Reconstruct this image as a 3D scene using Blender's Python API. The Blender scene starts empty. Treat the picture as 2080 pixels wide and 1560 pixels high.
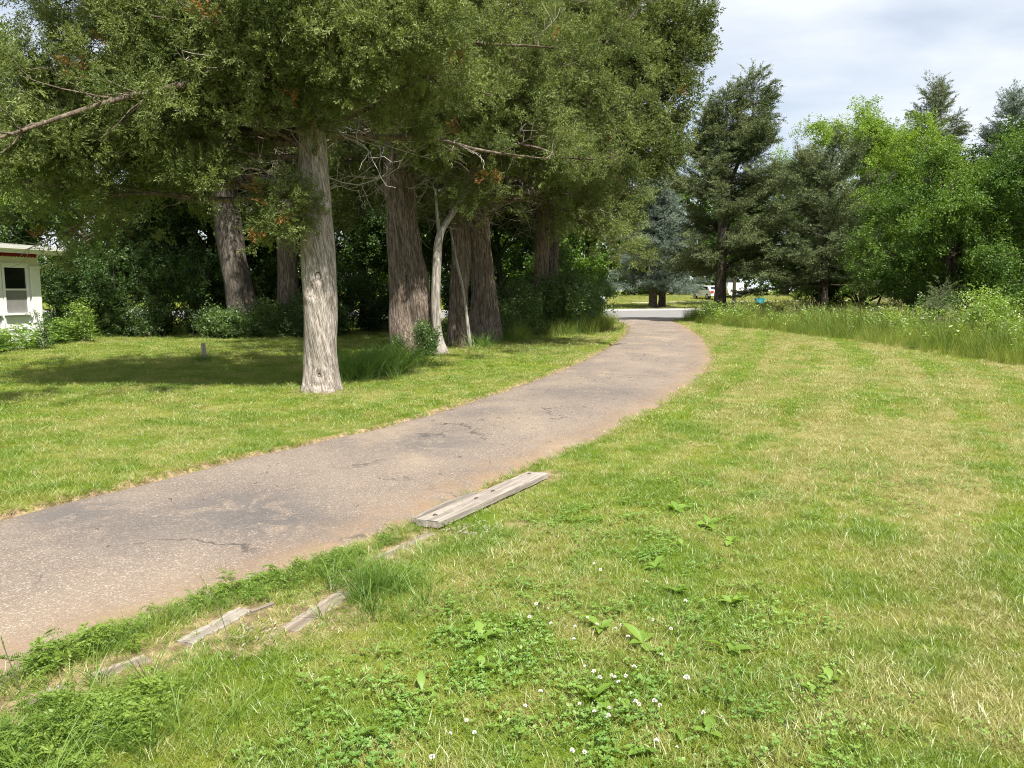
import bpy, math, random
import numpy as np
from mathutils import Vector, Euler, Matrix
PI = math.pi
rnd = random.Random(11)
R = np.random.default_rng(11)
SC = bpy.context.scene
COL = SC.collection

# ------------------------------------------------------------------ camera
CAM_H = 1.6
PITCH = math.atan(190 / 1562.0)
cam_d = bpy.data.cameras.new('camera')
cam_d.sensor_width = 36.0
cam_d.lens = 36.0 * 1562.0 / 2080.0
cam_d.clip_end = 3000
cam = bpy.data.objects.new('camera', cam_d)
cam.location = (0, 0, CAM_H)
cam.rotation_euler = (PI / 2 - PITCH, 0, 0)
COL.objects.link(cam)
SC.camera = cam

# ------------------------------------------------------------------ sky, sun, exposure
SUN_EL = math.radians(58)
SUN_AZ_VEC = (0.45, -0.893)           # towards the sun, on the ground plane
w = bpy.data.worlds.new('World')
SC.world = w
w.use_nodes = True
wt = w.node_tree
for n in list(wt.nodes): wt.nodes.remove(n)
out = wt.nodes.new('ShaderNodeOutputWorld')
bg = wt.nodes.new('ShaderNodeBackground')
bg.inputs['Strength'].default_value = 0.075
sky = wt.nodes.new('ShaderNodeTexSky')
sky.sky_type = 'NISHITA'
sky.sun_disc = False
sky.sun_elevation = SUN_EL
sky.sun_rotation = math.atan2(SUN_AZ_VEC[0], SUN_AZ_VEC[1])
sky.dust_density = 1.5
sky.ozone_density = 1.2
tc = wt.nodes.new('ShaderNodeTexCoord')
mp = wt.nodes.new('ShaderNodeMapping')
mp.inputs['Scale'].default_value = (1.0, 1.0, 3.2)
mp.inputs['Location'].default_value = (0.3, 0.15, 0.1)
nz = wt.nodes.new('ShaderNodeTexNoise')
nz.inputs['Scale'].default_value = 2.3
nz.inputs['Detail'].default_value = 7
nz.inputs['Roughness'].default_value = 0.52
nz.inputs['Distortion'].default_value = 0.25
rp = wt.nodes.new('ShaderNodeValToRGB')
rp.color_ramp.elements[0].position = 0.34
rp.color_ramp.elements[0].color = (0.25, 0.25, 0.25, 1)
rp.color_ramp.elements[1].position = 0.60
rp.color_ramp.elements[1].color = (0.93, 0.93, 0.93, 1)
mx = wt.nodes.new('ShaderNodeMix')
mx.data_type = 'RGBA'
mx.inputs['B'].default_value = (6.3, 6.6, 7.0, 1)      # thin bright cloud
wt.links.new(tc.outputs['Generated'], mp.inputs['Vector'])
wt.links.new(mp.outputs['Vector'], nz.inputs['Vector'])
wt.links.new(nz.outputs['Fac'], rp.inputs['Fac'])
wt.links.new(rp.outputs['Color'], mx.inputs['Factor'])
wt.links.new(sky.outputs['Color'], mx.inputs['A'])
wt.links.new(mx.outputs['Result'], bg.inputs['Color'])
wt.links.new(bg.outputs['Background'], out.inputs['Surface'])

sd = bpy.data.lights.new('sun', 'SUN')
sd.energy = 5.0
sd.angle = math.radians(0.6)
sd.color = (1.0, 0.955, 0.87)
sun = bpy.data.objects.new('sun', sd)
sv = Vector((SUN_AZ_VEC[0] * math.cos(SUN_EL), SUN_AZ_VEC[1] * math.cos(SUN_EL), math.sin(SUN_EL)))
sun.rotation_euler = sv.to_track_quat('Z', 'Y').to_euler()
sun.location = (20, -20, 40)
COL.objects.link(sun)

vs = SC.view_settings
vs.view_transform = 'Standard'
vs.look = 'None'
vs.exposure = 1.1
vs.gamma = 1.0
vs.use_curve_mapping = False
SC.render.engine = 'CYCLES'
cy = SC.cycles
cy.use_denoising = True
try:
    cy.denoiser = 'OPENIMAGEDENOISE'
    cy.denoising_input_passes = 'RGB_ALBEDO_NORMAL'
    cy.denoising_prefilter = 'NONE'
except Exception:
    pass
cy.pixel_filter_type = 'BLACKMAN_HARRIS'
cy.filter_width = 1.05
cy.max_bounces = 4
cy.diffuse_bounces = 2
cy.glossy_bounces = 2
cy.transmission_bounces = 4
cy.transparent_max_bounces = 4
cy.sample_clamp_indirect = 6
cy.use_adaptive_sampling = True
cy.adaptive_threshold = 0.012

# ------------------------------------------------------------------ helpers
def gp(px, py, z=0.0):
    """where the camera ray through a point of the 2080 x 1560 photograph meets height z"""
    a = (px - 1040) / 1562.0
    b = (780 - py) / 1562.0
    dy = math.cos(PITCH) + b * math.sin(PITCH)
    dz = -math.sin(PITCH) + b * math.cos(PITCH)
    t = (z - CAM_H) / dz
    return (a * t, dy * t)

def view_point(px, py, dist):
    """point on the view ray of a photo position at a ground distance in metres"""
    a = (px - 1040) / 1562.0; b_ = (780 - py) / 1562.0
    dy = math.cos(PITCH) + b_ * math.sin(PITCH); dz = -math.sin(PITCH) + b_ * math.cos(PITCH); t_ = dist / dy
    return (a * t_, dist, CAM_H + dz * t_)

def sstep(a, b, x):
    t = np.clip((x - a) / (b - a), 0, 1)
    return t * t * (3 - 2 * t)

def wav(x, y):
    return (np.sin(x * 1.1 + 0.7 * y) + np.sin(y * 0.83 - 0.5 * x + 1.3) + np.sin(2.3 * x + 1.9 * y + 0.4) * 0.5) / 2.5

def link(o, parent=None):
    COL.objects.link(o)
    if parent is not None: o.parent = parent
    return o

def tag(o, label=None, cat=None, group=None, kind=None):
    if label: o['label'] = label
    if cat: o['category'] = cat
    if group: o['group'] = group
    if kind: o['kind'] = kind
    return o

def empty(name, loc, label, cat, group=None, rz=0):
    o = bpy.data.objects.new(name, None)
    o.empty_display_size = 0.2
    o.location = loc
    o.rotation_euler = (0, 0, rz)
    link(o)
    return tag(o, label, cat, group)

def np_mesh(name, V, F, mat=None, smooth=False, attr=None):
    """V (n,3) array; F array (m,3) or (m,4), or a list of faces"""
    me = bpy.data.meshes.new(name)
    V = np.asarray(V, dtype=np.float32).reshape(-1, 3)
    if isinstance(F, np.ndarray):
        k = F.shape[1]; m = F.shape[0]
        me.vertices.add(len(V)); me.vertices.foreach_set('co', V.ravel())
        me.loops.add(m * k); me.loops.foreach_set('vertex_index', F.astype(np.int32).ravel())
        me.polygons.add(m)
        me.polygons.foreach_set('loop_start', np.arange(0, m * k, k, dtype=np.int32))
        me.update(calc_edges=True)
    else:
        me.from_pydata(V.tolist(), [], F)
        me.update()
    if smooth: me.polygons.foreach_set('use_smooth', np.ones(len(me.polygons), dtype=bool))
    if mat is not None: me.materials.append(mat)
    if attr:
        for nm, val in attr.items():
            a = me.attributes.new(nm, 'FLOAT', 'POINT')
            a.data.foreach_set('value', np.asarray(val, dtype=np.float32))
    me.validate()
    return me

def mobj(name, V, F, mat, parent=None, smooth=False, attr=None):
    return link(bpy.data.objects.new(name, np_mesh(name, V, F, mat, smooth, attr)), parent)

class MB:
    """collects verts and faces of one mesh"""
    def __init__(s): s.v = []; s.f = []
    def add(s, V, F):
        o = len(s.v)
        s.v.extend([tuple(p) for p in V]); s.f.extend([tuple(i + o for i in f) for f in F])
        return s
    def box(s, x0, x1, y0, y1, z0, z1):
        V = [(x0,y0,z0),(x1,y0,z0),(x1,y1,z0),(x0,y1,z0),(x0,y0,z1),(x1,y0,z1),(x1,y1,z1),(x0,y1,z1)]
        return s.add(V, [(0,3,2,1),(4,5,6,7),(0,1,5,4),(1,2,6,5),(2,3,7,6),(3,0,4,7)])
    def obj(s, name, mat, parent=None, smooth=False, bevel=0):
        o = mobj(name, np.array(s.v), s.f, mat, parent, smooth)
        if bevel:
            b = o.modifiers.new('bevel', 'BEVEL'); b.width = bevel; b.segments = 2; b.limit_method = 'ANGLE'
        return o

def box(name, x0, x1, y0, y1, z0, z1, mat, parent=None, bevel=0):
    return MB().box(x0, x1, y0, y1, z0, z1).obj(name, mat, parent, bevel=bevel)

def tubes(polys, sides=5):
    """polys: list of (P (n,3), r (n,)) -> V, F(quads)"""
    VV = []; FF = []; off = 0
    ang = np.linspace(0, 2 * PI, sides, endpoint=False)
    ca, sa = np.cos(ang), np.sin(ang)
    base = np.arange(sides); nxt = (base + 1) % sides
    for P, r in polys:
        P = np.asarray(P, float); r = np.asarray(r, float); n = len(P)
        T = np.gradient(P, axis=0)
        T /= np.linalg.norm(T, axis=1)[:, None] + 1e-9
        ref = np.array([0, 0, 1.0]) if abs(T[0, 2]) < 0.8 else np.array([1.0, 0, 0])
        A = np.cross(T, ref); A /= np.linalg.norm(A, axis=1)[:, None] + 1e-9
        B = np.cross(T, A)
        V = P[:, None, :] + r[:, None, None] * (ca[None, :, None] * A[:, None, :] + sa[None, :, None] * B[:, None, :])
        VV.append(V.reshape(-1, 3))
        i = (np.arange(n - 1) * sides)[:, None]
        q = np.stack([i + base, i + nxt, i + nxt + sides, i + base + sides], axis=-1).reshape(-1, 4) + off
        FF.append(q); off += n * sides
    return np.concatenate(VV), np.concatenate(FF)

def seg_dist(X, Y, pts):
    """distance of points to a polyline, on the ground plane"""
    d = np.full(X.shape, 1e9)
    for (x0, y0), (x1, y1) in zip(pts[:-1], pts[1:]):
        ex, ey = x1 - x0, y1 - y0
        t = np.clip(((X - x0) * ex + (Y - y0) * ey) / (ex * ex + ey * ey + 1e-12), 0, 1)
        d = np.minimum(d, np.hypot(X - x0 - t * ex, Y - y0 - t * ey))
    return d

def in_poly(X, Y, poly):
    ins = np.zeros(X.shape, bool)
    n = len(poly)
    for i in range(n):
        x0, y0 = poly[i]; x1, y1 = poly[(i + 1) % n]
        c = ((y0 > Y) != (y1 > Y)) & (X < (x1 - x0) * (Y - y0) / ((y1 - y0) if y1 != y0 else 1e-9) + x0)
        ins ^= c
    return ins

def catmull(pts, k=8):
    P = np.array(pts, float)
    P = np.vstack([2 * P[0] - P[1], P, 2 * P[-1] - P[-2]])
    res = []
    for i in range(1, len(P) - 2):
        t = np.linspace(0, 1, k, endpoint=False)[:, None]
        a, b, c, d = P[i-1], P[i], P[i+1], P[i+2]
        res.append(0.5 * ((2*b) + (c-a)*t + (2*a-5*b+4*c-d)*t**2 + (3*b-a-3*c+d)*t**3))
    return np.vstack(res + [P[-2:-1]])

# ------------------------------------------------------------------ material helpers
class NT:
    def __init__(s, name):
        s.m = bpy.data.materials.new(name); s.m.use_nodes = True
        s.t = s.m.node_tree
        for n in list(s.t.nodes): s.t.nodes.remove(n)
        s.out = s.n('ShaderNodeOutputMaterial')
    def n(s, ty, **kw):
        nd = s.t.nodes.new(ty)
        for k, v in kw.items():
            if hasattr(nd, k) and not k[0].isupper(): setattr(nd, k, v)
        return nd
    def l(s, a, b): s.t.links.new(a, b)
    def noise(s, vec, scale, detail=4, rough=0.55, dist=0.0, ramp=None):
        nd = s.n('ShaderNodeTexNoise')
        nd.inputs['Scale'].default_value = scale; nd.inputs['Detail'].default_value = detail
        nd.inputs['Roughness'].default_value = rough; nd.inputs['Distortion'].default_value = dist
        if vec is not None: s.l(vec, nd.inputs['Vector'])
        o = nd.outputs['Fac']
        if ramp: o = s.ramp(o, *ramp)
        return o
    def ramp(s, fac, a, b, lo=0.0, hi=1.0):
        nd = s.n('ShaderNodeMapRange'); nd.clamp = True
        nd.interpolation_type = 'SMOOTHSTEP'
        nd.inputs['From Min'].default_value = a; nd.inputs['From Max'].default_value = b
        nd.inputs['To Min'].default_value = lo; nd.inputs['To Max'].default_value = hi
        s.l(fac, nd.inputs['Value']); return nd.outputs['Result']
    def mix(s, fac, a, b, mode='MIX'):
        nd = s.n('ShaderNodeMix'); nd.data_type = 'RGBA'; nd.blend_type = mode
        for key, v in (('Factor', fac), ('A', a), ('B', b)):
            if isinstance(v, (int, float)): nd.inputs[key].default_value = v
            elif isinstance(v, tuple): nd.inputs[key].default_value = (v + (1,))[:4]
            else: s.l(v, nd.inputs[key])
        return nd.outputs['Result']
    def math(s, op, a, b=0.0):
        nd = s.n('ShaderNodeMath'); nd.operation = op
        for i, v in enumerate((a, b)):
            if isinstance(v, (int, float)): nd.inputs[i].default_value = v
            else: s.l(v, nd.inputs[i])
        return nd.outputs[0]
    def mapping(s, vec, scale=(1,1,1), loc=(0,0,0), rot=(0,0,0)):
        nd = s.n('ShaderNodeMapping')
        nd.inputs['Scale'].default_value = scale; nd.inputs['Location'].default_value = loc
        nd.inputs['Rotation'].default_value = rot
        s.l(vec, nd.inputs['Vector']); return nd.outputs['Vector']
    def pos(s): return s.n('ShaderNodeNewGeometry').outputs['Position']
    def objc(s): return s.n('ShaderNodeTexCoord').outputs['Object']
    def attr(s, name, kind='GEOMETRY'):
        nd = s.n('ShaderNodeAttribute'); nd.attribute_name = name; nd.attribute_type = kind
        return nd.outputs['Fac']
    def rand(s): return s.n('ShaderNodeObjectInfo').outputs['Random']
    def bsdf(s, col, rough=0.8, spec=0.3, bump=None, bstr=0.3, bdist=0.01, metal=0.0):
        p = s.n('ShaderNodeBsdfPrincipled')
        if isinstance(col, tuple): p.inputs['Base Color'].default_value = (col + (1,))[:4]
        else: s.l(col, p.inputs['Base Color'])
        if isinstance(rough, (int, float)): p.inputs['Roughness'].default_value = rough
        else: s.l(rough, p.inputs['Roughness'])
        p.inputs['Specular IOR Level'].default_value = spec
        p.inputs['Metallic'].default_value = metal
        if bump is not None:
            b = s.n('ShaderNodeBump'); b.inputs['Strength'].default_value = bstr; b.inputs['Distance'].default_value = bdist
            s.l(bump, b.inputs['Height']); s.l(b.outputs['Normal'], p.inputs['Normal'])
        s.l(p.outputs['BSDF'], s.out.inputs['Surface'])
        return p
    def leaf(s, col, trans=0.35, tcol=None, gloss=0.05, rough=0.5):
        d = s.n('ShaderNodeBsdfDiffuse'); t = s.n('ShaderNodeBsdfTranslucent')
        g = s.n('ShaderNodeBsdfGlossy'); g.inputs['Roughness'].default_value = rough
        g.inputs['Color'].default_value = (0.9, 0.95, 0.9, 1)
        s.l(col, d.inputs['Color'])
        if tcol is None: tcol = s.mix(1.0, col, (1.25, 1.3, 0.5), 'MULTIPLY')
        s.l(tcol, t.inputs['Color'])
        m1 = s.n('ShaderNodeMixShader'); m1.inputs[0].default_value = trans
        s.l(d.outputs[0], m1.inputs[1]); s.l(t.outputs[0], m1.inputs[2])
        m2 = s.n('ShaderNodeMixShader'); m2.inputs[0].default_value = gloss
        s.l(m1.outputs[0], m2.inputs[1]); s.l(g.outputs[0], m2.inputs[2])
        s.l(m2.outputs[0], s.out.inputs['Surface'])
        return s.m

def lawn_colour(t, bright=1.0):
    """green and straw patches of the mown lawn with painted stripe sheen, from world position; returns colour, dryness plus sheen"""
    p = t.pos()
    sep = t.n('ShaderNodeSeparateXYZ'); t.l(p, sep.inputs[0])
    flat = t.n('ShaderNodeCombineXYZ'); t.l(sep.outputs[0], flat.inputs[0]); t.l(sep.outputs[1], flat.inputs[1])
    q = flat.outputs[0]
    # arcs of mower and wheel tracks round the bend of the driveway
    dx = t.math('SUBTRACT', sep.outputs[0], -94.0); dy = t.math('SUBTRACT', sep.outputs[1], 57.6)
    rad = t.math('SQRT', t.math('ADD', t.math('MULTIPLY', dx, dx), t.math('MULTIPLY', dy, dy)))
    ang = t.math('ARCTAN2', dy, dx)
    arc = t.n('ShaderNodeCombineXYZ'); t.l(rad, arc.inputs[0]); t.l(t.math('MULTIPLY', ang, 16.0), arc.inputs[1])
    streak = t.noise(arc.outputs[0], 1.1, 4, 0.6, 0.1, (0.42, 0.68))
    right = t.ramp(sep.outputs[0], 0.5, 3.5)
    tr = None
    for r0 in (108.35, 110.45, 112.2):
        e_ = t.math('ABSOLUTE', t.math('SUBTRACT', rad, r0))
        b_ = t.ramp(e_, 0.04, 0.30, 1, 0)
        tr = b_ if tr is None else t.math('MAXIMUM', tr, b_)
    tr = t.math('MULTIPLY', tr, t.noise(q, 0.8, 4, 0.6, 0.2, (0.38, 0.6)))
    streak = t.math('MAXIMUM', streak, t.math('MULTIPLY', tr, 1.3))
    big = t.noise(q, 0.35, 4, 0.6, 0.4, (0.35, 0.68))
    mid = t.noise(q, 1.7, 4, 0.6, 0.3, (0.36, 0.66))
    fine = t.noise(q, 9.0, 3, 0.6, 0.0, (0.3, 0.7))
    dry_sheen = t.math('ADD', t.math('MULTIPLY', mid, 0.36), t.math('MULTIPLY', big, 0.26))
    dry_sheen = t.math('ADD', dry_sheen, t.math('MULTIPLY', t.math('MULTIPLY', streak, right), 0.60))
    dry_sheen = t.math('ADD', dry_sheen, t.math('MULTIPLY', right, 0.02))
    dry_sheen = t.math('MULTIPLY', dry_sheen, t.math('ADD', 0.55, t.math('MULTIPLY', fine, 0.8)))
    stripe_sheen = t.n('ShaderNodeMath'); stripe_sheen.operation = 'SINE'; t.l(t.math('MULTIPLY', t.math('ADD', rad, t.math('MULTIPLY', mid, 0.18)), 5.6), stripe_sheen.inputs[0])  # mowing stripes: light and dark sheen of bent blades painted in as dryness
    dry_sheen = t.math('ADD', dry_sheen, t.math('MULTIPLY', t.math('MULTIPLY', stripe_sheen.outputs[0], right), 0.20))
    dry_sheen = t.ramp(dry_sheen, 0.05, 0.95)
    b = bright
    g1 = t.mix(mid, (0.150*b, 0.225*b, 0.016*b), (0.235*b, 0.280*b, 0.026*b))
    col = t.mix(dry_sheen, g1, (0.36*b, 0.315*b, 0.125*b))
    return col, dry_sheen

def leaf_mat(name, c0, c1, trans=0.35, gloss=0.04, odd=None, odd_at=0.95, pscale=0.9):
    t = NT(name)
    v = t.attr('v'); rr = t.rand()
    f = t.math('ADD', t.math('MULTIPLY', v, 0.45), t.math('MULTIPLY', rr, 0.35))
    f = t.math('ADD', f, t.noise(t.pos(), pscale, 2, 0.5, 0, (0.3, 0.7, 0, 0.45)))
    col = t.mix(t.ramp(f, 0.1, 1.1), c0, c1)
    if odd: col = t.mix(t.math('GREATER_THAN', rr, odd_at), col, odd)
    return t.leaf(col, trans, gloss=gloss)

def bark_mat(name, dark, mid, light, zs=0.07, scale=22, bstr=0.9, bdist=0.03, twist=0.0):
    t = NT(name)
    oc = t.objc()
    if twist:
        sep = t.n('ShaderNodeSeparateXYZ'); t.l(oc, sep.inputs[0])
        vr = t.n('ShaderNodeVectorRotate'); vr.rotation_type = 'Z_AXIS'
        t.l(oc, vr.inputs['Vector']); t.l(t.math('MULTIPLY', sep.outputs[2], twist), vr.inputs['Angle'])
        oc = vr.outputs[0]
    m = t.mapping(oc, (1, 1, zs))
    n1 = t.noise(m, scale, 7, 0.68, 0.7)
    n2 = t.noise(m, scale * 3.1, 4, 0.6, 0.4)
    n3 = t.noise(oc, 1.9, 4, 0.65, 0.3, (0.35, 0.62))
    h = t.math('ADD', n1, t.math('MULTIPLY', n2, 0.45))
    c = t.mix(t.ramp(h, 0.52, 0.84), dark, mid)
    c = t.mix(t.math('MULTIPLY', t.ramp(h, 0.68, 1.0), t.math('ADD', 0.35, t.math('MULTIPLY', n3, 0.65))), c, light)
    t.bsdf(c, 0.92, 0.15, h, bstr, bdist)
    return t.m

def plain(name, col, rough=0.7, spec=0.3, nscale=6, amt=0.25, bstr=0.15):
    t = NT(name)
    n = t.noise(t.objc(), nscale, 5, 0.6)
    c = t.mix(t.ramp(n, 0.3, 0.7), tuple(x * (1 - amt) for x in col), tuple(min(1, x * (1 + amt * 0.6)) for x in col))
    t.bsdf(c, rough, spec, n, bstr, 0.01)
    return t.m

M = {}
# ground under the lawn
t = NT('lawn_soil')
col, dry_sheen = lawn_colour(t, 0.62)
verge = t.attr('verge')
soil = t.mix(t.noise(t.pos(), 14, 4, 0.6, 0, (0.35, 0.65)), (0.15, 0.105, 0.065), (0.33, 0.25, 0.14))
vn = t.math('MULTIPLY', verge, t.noise(t.pos(), 7, 4, 0.65, 0, (0.25, 0.6, 0.3, 1.4)))
col = t.mix(t.ramp(vn, 0.15, 0.75), col, soil)
t.bsdf(col, 0.95, 0.1, t.noise(t.pos(), 40, 5, 0.7), 0.7, 0.03)
M['soil'] = t.m
# old asphalt with exposed aggregate, dust and dark patches
t = NT('old_asphalt')
p = t.pos()
spk = t.n('ShaderNodeTexVoronoi'); spk.inputs['Scale'].default_value = 230; t.l(p, spk.inputs['Vector'])
spkb = t.n('ShaderNodeTexVoronoi'); spkb.inputs['Scale'].default_value = 105; t.l(p, spkb.inputs['Vector'])
cellv = t.n('ShaderNodeSeparateColor'); t.l(spk.outputs['Color'], cellv.inputs[0])
cellb = t.n('ShaderNodeSeparateColor'); t.l(spkb.outputs['Color'], cellb.inputs[0])
base = t.mix(t.noise(p, 0.9, 5, 0.62, 0.4, (0.32, 0.68)), (0.128, 0.102, 0.087), (0.190, 0.152, 0.120))
dust = t.noise(t.mapping(p, (1, 0.55, 1), (3, 1, 0), (0, 0, -0.7)), 0.75, 5, 0.62, 0.5, (0.46, 0.74))
base = t.mix(t.math('MULTIPLY', dust, 0.60), base, (0.33, 0.25, 0.165))
base = t.mix(t.math('MULTIPLY', t.math('GREATER_THAN', cellv.outputs[0], 0.66), 0.45), base, (0.38, 0.32, 0.26))
base = t.mix(t.math('MULTIPLY', t.math('LESS_THAN', cellv.outputs[1], 0.28), 0.40), base, (0.085, 0.072, 0.066))
base = t.mix(t.math('MULTIPLY', t.math('GREATER_THAN', cellb.outputs[0], 0.90), 0.45), base, (0.46, 0.40, 0.33))
stain = t.attr('stain')
sn = t.math('MULTIPLY', stain, t.noise(p, 3.4, 8, 0.78, 0.8, (0.43, 0.49)))
gen = t.noise(t.mapping(p, (1, 0.6, 1), (7, 3, 1), (0, 0, -0.5)), 1.0, 5, 0.7, 0.8, (0.60, 0.74))
dark = t.math('MAXIMUM', t.math('MULTIPLY', gen, 0.6), sn)
base = t.mix(t.math('MULTIPLY', dark, 0.62), base, (0.080, 0.078, 0.080))
edge = t.attr('edge')
dirtc = t.mix(t.noise(p, 16, 4, 0.6), (0.155, 0.102, 0.066), (0.29, 0.205, 0.125))
en = t.math('MULTIPLY', edge, t.noise(p, 3.5, 5, 0.7, 0.3, (0.28, 0.6)))
base = t.mix(t.math('MULTIPLY', en, 0.92), base, dirtc)
vor = t.n('ShaderNodeTexVoronoi'); vor.feature = 'DISTANCE_TO_EDGE'; vor.inputs['Scale'].default_value = 0.55
wv = t.n('ShaderNodeTexNoise'); wv.inputs['Scale'].default_value = 2.2; wv.inputs['Detail'].default_value = 5; t.l(p, wv.inputs['Vector'])
wm = t.n('ShaderNodeMix'); wm.data_type = 'RGBA'; wm.blend_type = 'LINEAR_LIGHT'; wm.inputs['Factor'].default_value = 0.35
t.l(p, wm.inputs['A']); t.l(wv.outputs['Color'], wm.inputs['B']); t.l(wm.outputs['Result'], vor.inputs['Vector'])
crack = t.math('MULTIPLY', t.ramp(vor.outputs['Distance'], 0.0, 0.012, 1, 0), t.noise(p, 0.8, 3, 0.5, 0, (0.5, 0.62)))
base = t.mix(t.math('MULTIPLY', crack, 0.75), base, (0.05, 0.045, 0.042))
bh = t.math('SUBTRACT', t.math('ADD', spk.outputs['Distance'], t.noise(p, 60, 3)), t.math('MULTIPLY', crack, 1.2))
t.bsdf(base, 0.88, 0.25, bh, 0.55, 0.008)
M['asphalt'] = t.m
t = NT('street_asphalt')
c = t.mix(t.noise(t.pos(), 1.2, 5, 0.6), (0.15, 0.145, 0.14), (0.215, 0.208, 0.20))
t.bsdf(c, 0.9, 0.2, t.noise(t.pos(), 60, 3), 0.3, 0.01); M['street'] = t.m
M['concrete'] = plain('pale_concrete', (0.55, 0.53, 0.49), 0.9, 0.2, 4)

# grass
t = NT('lawn_grass_blades')
col, dry_sheen = lawn_colour(t, 1.0)
v = t.attr('v')
dd = t.math('GREATER_THAN', t.math('ADD', t.math('MULTIPLY', dry_sheen, 0.75), 0.06), v)
col = t.mix(t.math('MULTIPLY', dd, 0.50), col, (0.38, 0.345, 0.14))
col = t.mix(t.ramp(v, 0.2, 1.0, 0, 0.5), col, (0.125, 0.215, 0.020))
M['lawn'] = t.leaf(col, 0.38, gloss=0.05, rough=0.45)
M['tall'] = leaf_mat('tall_grass', (0.080, 0.150, 0.022), (0.30, 0.335, 0.070), 0.4, 0.02, pscale=0.9)
M['lush'] = leaf_mat('lush_grass', (0.075, 0.150, 0.024), (0.165, 0.255, 0.045), 0.4, 0.02)
M['seed'] = leaf_mat('grass_seed_heads', (0.20, 0.21, 0.085), (0.34, 0.31, 0.15), 0.3, 0.02)
M['weed'] = leaf_mat('feathery_weed', (0.085, 0.165, 0.024), (0.205, 0.290, 0.048), 0.4, 0.02)
M['clover'] = leaf_mat('clover_leaves', (0.100, 0.205, 0.026), (0.185, 0.300, 0.042), 0.35, 0.06)
M['plantain'] = leaf_mat('broad_lawn_weed_leaf', (0.135, 0.235, 0.028), (0.20, 0.31, 0.045), 0.4, 0.03)
M['fern'] = leaf_mat('bed_foliage', (0.110, 0.210, 0.024), (0.25, 0.36, 0.055), 0.4, 0.05)
M['bush'] = leaf_mat('bush_leaves', (0.040, 0.090, 0.016), (0.115, 0.185, 0.034), 0.38, 0.06)
M['meadow_leaf'] = leaf_mat('meadow_weed_leaves', (0.115, 0.200, 0.024), (0.26, 0.36, 0.055), 0.4, 0.05)
M['cedar'] = leaf_mat('cedar_sprays', (0.074, 0.104, 0.030), (0.212, 0.252, 0.088), 0.32, 0.012, odd=(0.26, 0.135, 0.045), odd_at=0.994, pscale=0.8)
M['cedar_blue'] = leaf_mat('cedar_sprays_far', (0.060, 0.086, 0.026), (0.178, 0.212, 0.074), 0.32, 0.012, odd=(0.24, 0.125, 0.045), odd_at=0.995)
M['spruce'] = leaf_mat('spruce_needles', (0.058, 0.086, 0.034), (0.175, 0.205, 0.095), 0.18, 0.02, pscale=0.5)
M['blue_spruce'] = leaf_mat('blue_spruce_needles', (0.080, 0.112, 0.084), (0.215, 0.262, 0.215), 0.15, 0.02, pscale=0.6)
M['pine'] = leaf_mat('pine_needles', (0.042, 0.056, 0.020), (0.100, 0.115, 0.045), 0.2, 0.04)
M['leaf_light'] = leaf_mat('light_green_leaves', (0.115, 0.195, 0.022), (0.260, 0.370, 0.060), 0.4, 0.02, pscale=0.4)
M['leaf_mid'] = leaf_mat('mid_green_leaves', (0.045, 0.100, 0.016), (0.140, 0.225, 0.036), 0.4, 0.02, pscale=0.5)
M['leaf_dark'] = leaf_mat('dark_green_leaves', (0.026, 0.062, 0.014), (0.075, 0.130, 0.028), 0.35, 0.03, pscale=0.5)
# wood and bark
M['bark_grey'] = bark_mat('cedar_bark_weathered', (0.120, 0.096, 0.078), (0.35, 0.305, 0.26), (0.64, 0.60, 0.545), 0.11, 34, 1.0, 0.03, 0.7)
M['bark_red'] = bark_mat('cedar_bark_shaggy', (0.055, 0.040, 0.031), (0.185, 0.142, 0.112), (0.42, 0.36, 0.30), 0.085, 28, 1.0, 0.05, 0.25)
M['bark_pale'] = bark_mat('pale_smooth_bark', (0.14, 0.12, 0.10), (0.30, 0.27, 0.235), (0.45, 0.42, 0.38), 0.12, 18, 0.6, 0.015)
M['bark_furrow'] = bark_mat('furrowed_bark', (0.040, 0.034, 0.028), (0.125, 0.105, 0.088), (0.235, 0.205, 0.175), 0.16, 13, 1.0, 0.05)
M['bark_dark'] = bark_mat('dark_conifer_bark', (0.035, 0.028, 0.023), (0.105, 0.085, 0.068), (0.19, 0.16, 0.13), 0.2, 14, 1.0, 0.04)
M['limb'] = bark_mat('cedar_limb_bark', (0.045, 0.034, 0.027), (0.135, 0.105, 0.080), (0.26, 0.215, 0.17), 0.5, 16, 0.7, 0.015)
M['dead'] = plain('dead_twig_wood', (0.36, 0.32, 0.27), 0.9, 0.1, 8, 0.35)
M['knot'] = plain('dark_knot_wood', (0.075, 0.055, 0.040), 0.95, 0.1, 20, 0.5, 0.6)
def wood_mat(name, c0, c1, axis_scale):
    t = NT(name)
    m = t.mapping(t.objc(), axis_scale)
    n1 = t.noise(m, 30, 6, 0.65, 0.5); n2 = t.noise(t.objc(), 5, 4, 0.6)
    c = t.mix(t.ramp(n1, 0.32, 0.68), c0, c1)
    c = t.mix(t.ramp(n2, 0.5, 0.75, 0, 0.5), c, tuple(min(1, x * 1.35) for x in c1))
    c = t.mix(t.ramp(n1, 0.20, 0.36, 0.7, 0), c, tuple(x * 0.3 for x in c0))
    t.bsdf(c, 0.9, 0.15, n1, 0.8, 0.008); return t.m
M['plank'] = wood_mat('weathered_plank', (0.17, 0.145, 0.125), (0.32, 0.285, 0.245), (1, 0.05, 1))
M['timber'] = wood_mat('rotting_timber', (0.125, 0.095, 0.072), (0.29, 0.245, 0.20), (1, 0.06, 1))
M['post'] = wood_mat('weathered_post', (0.24, 0.20, 0.155), (0.42, 0.36, 0.29), (1, 1, 0.06))
M['nail'] = plain('rusty_nail', (0.06, 0.05, 0.045), 0.6, 0.4)
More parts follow.
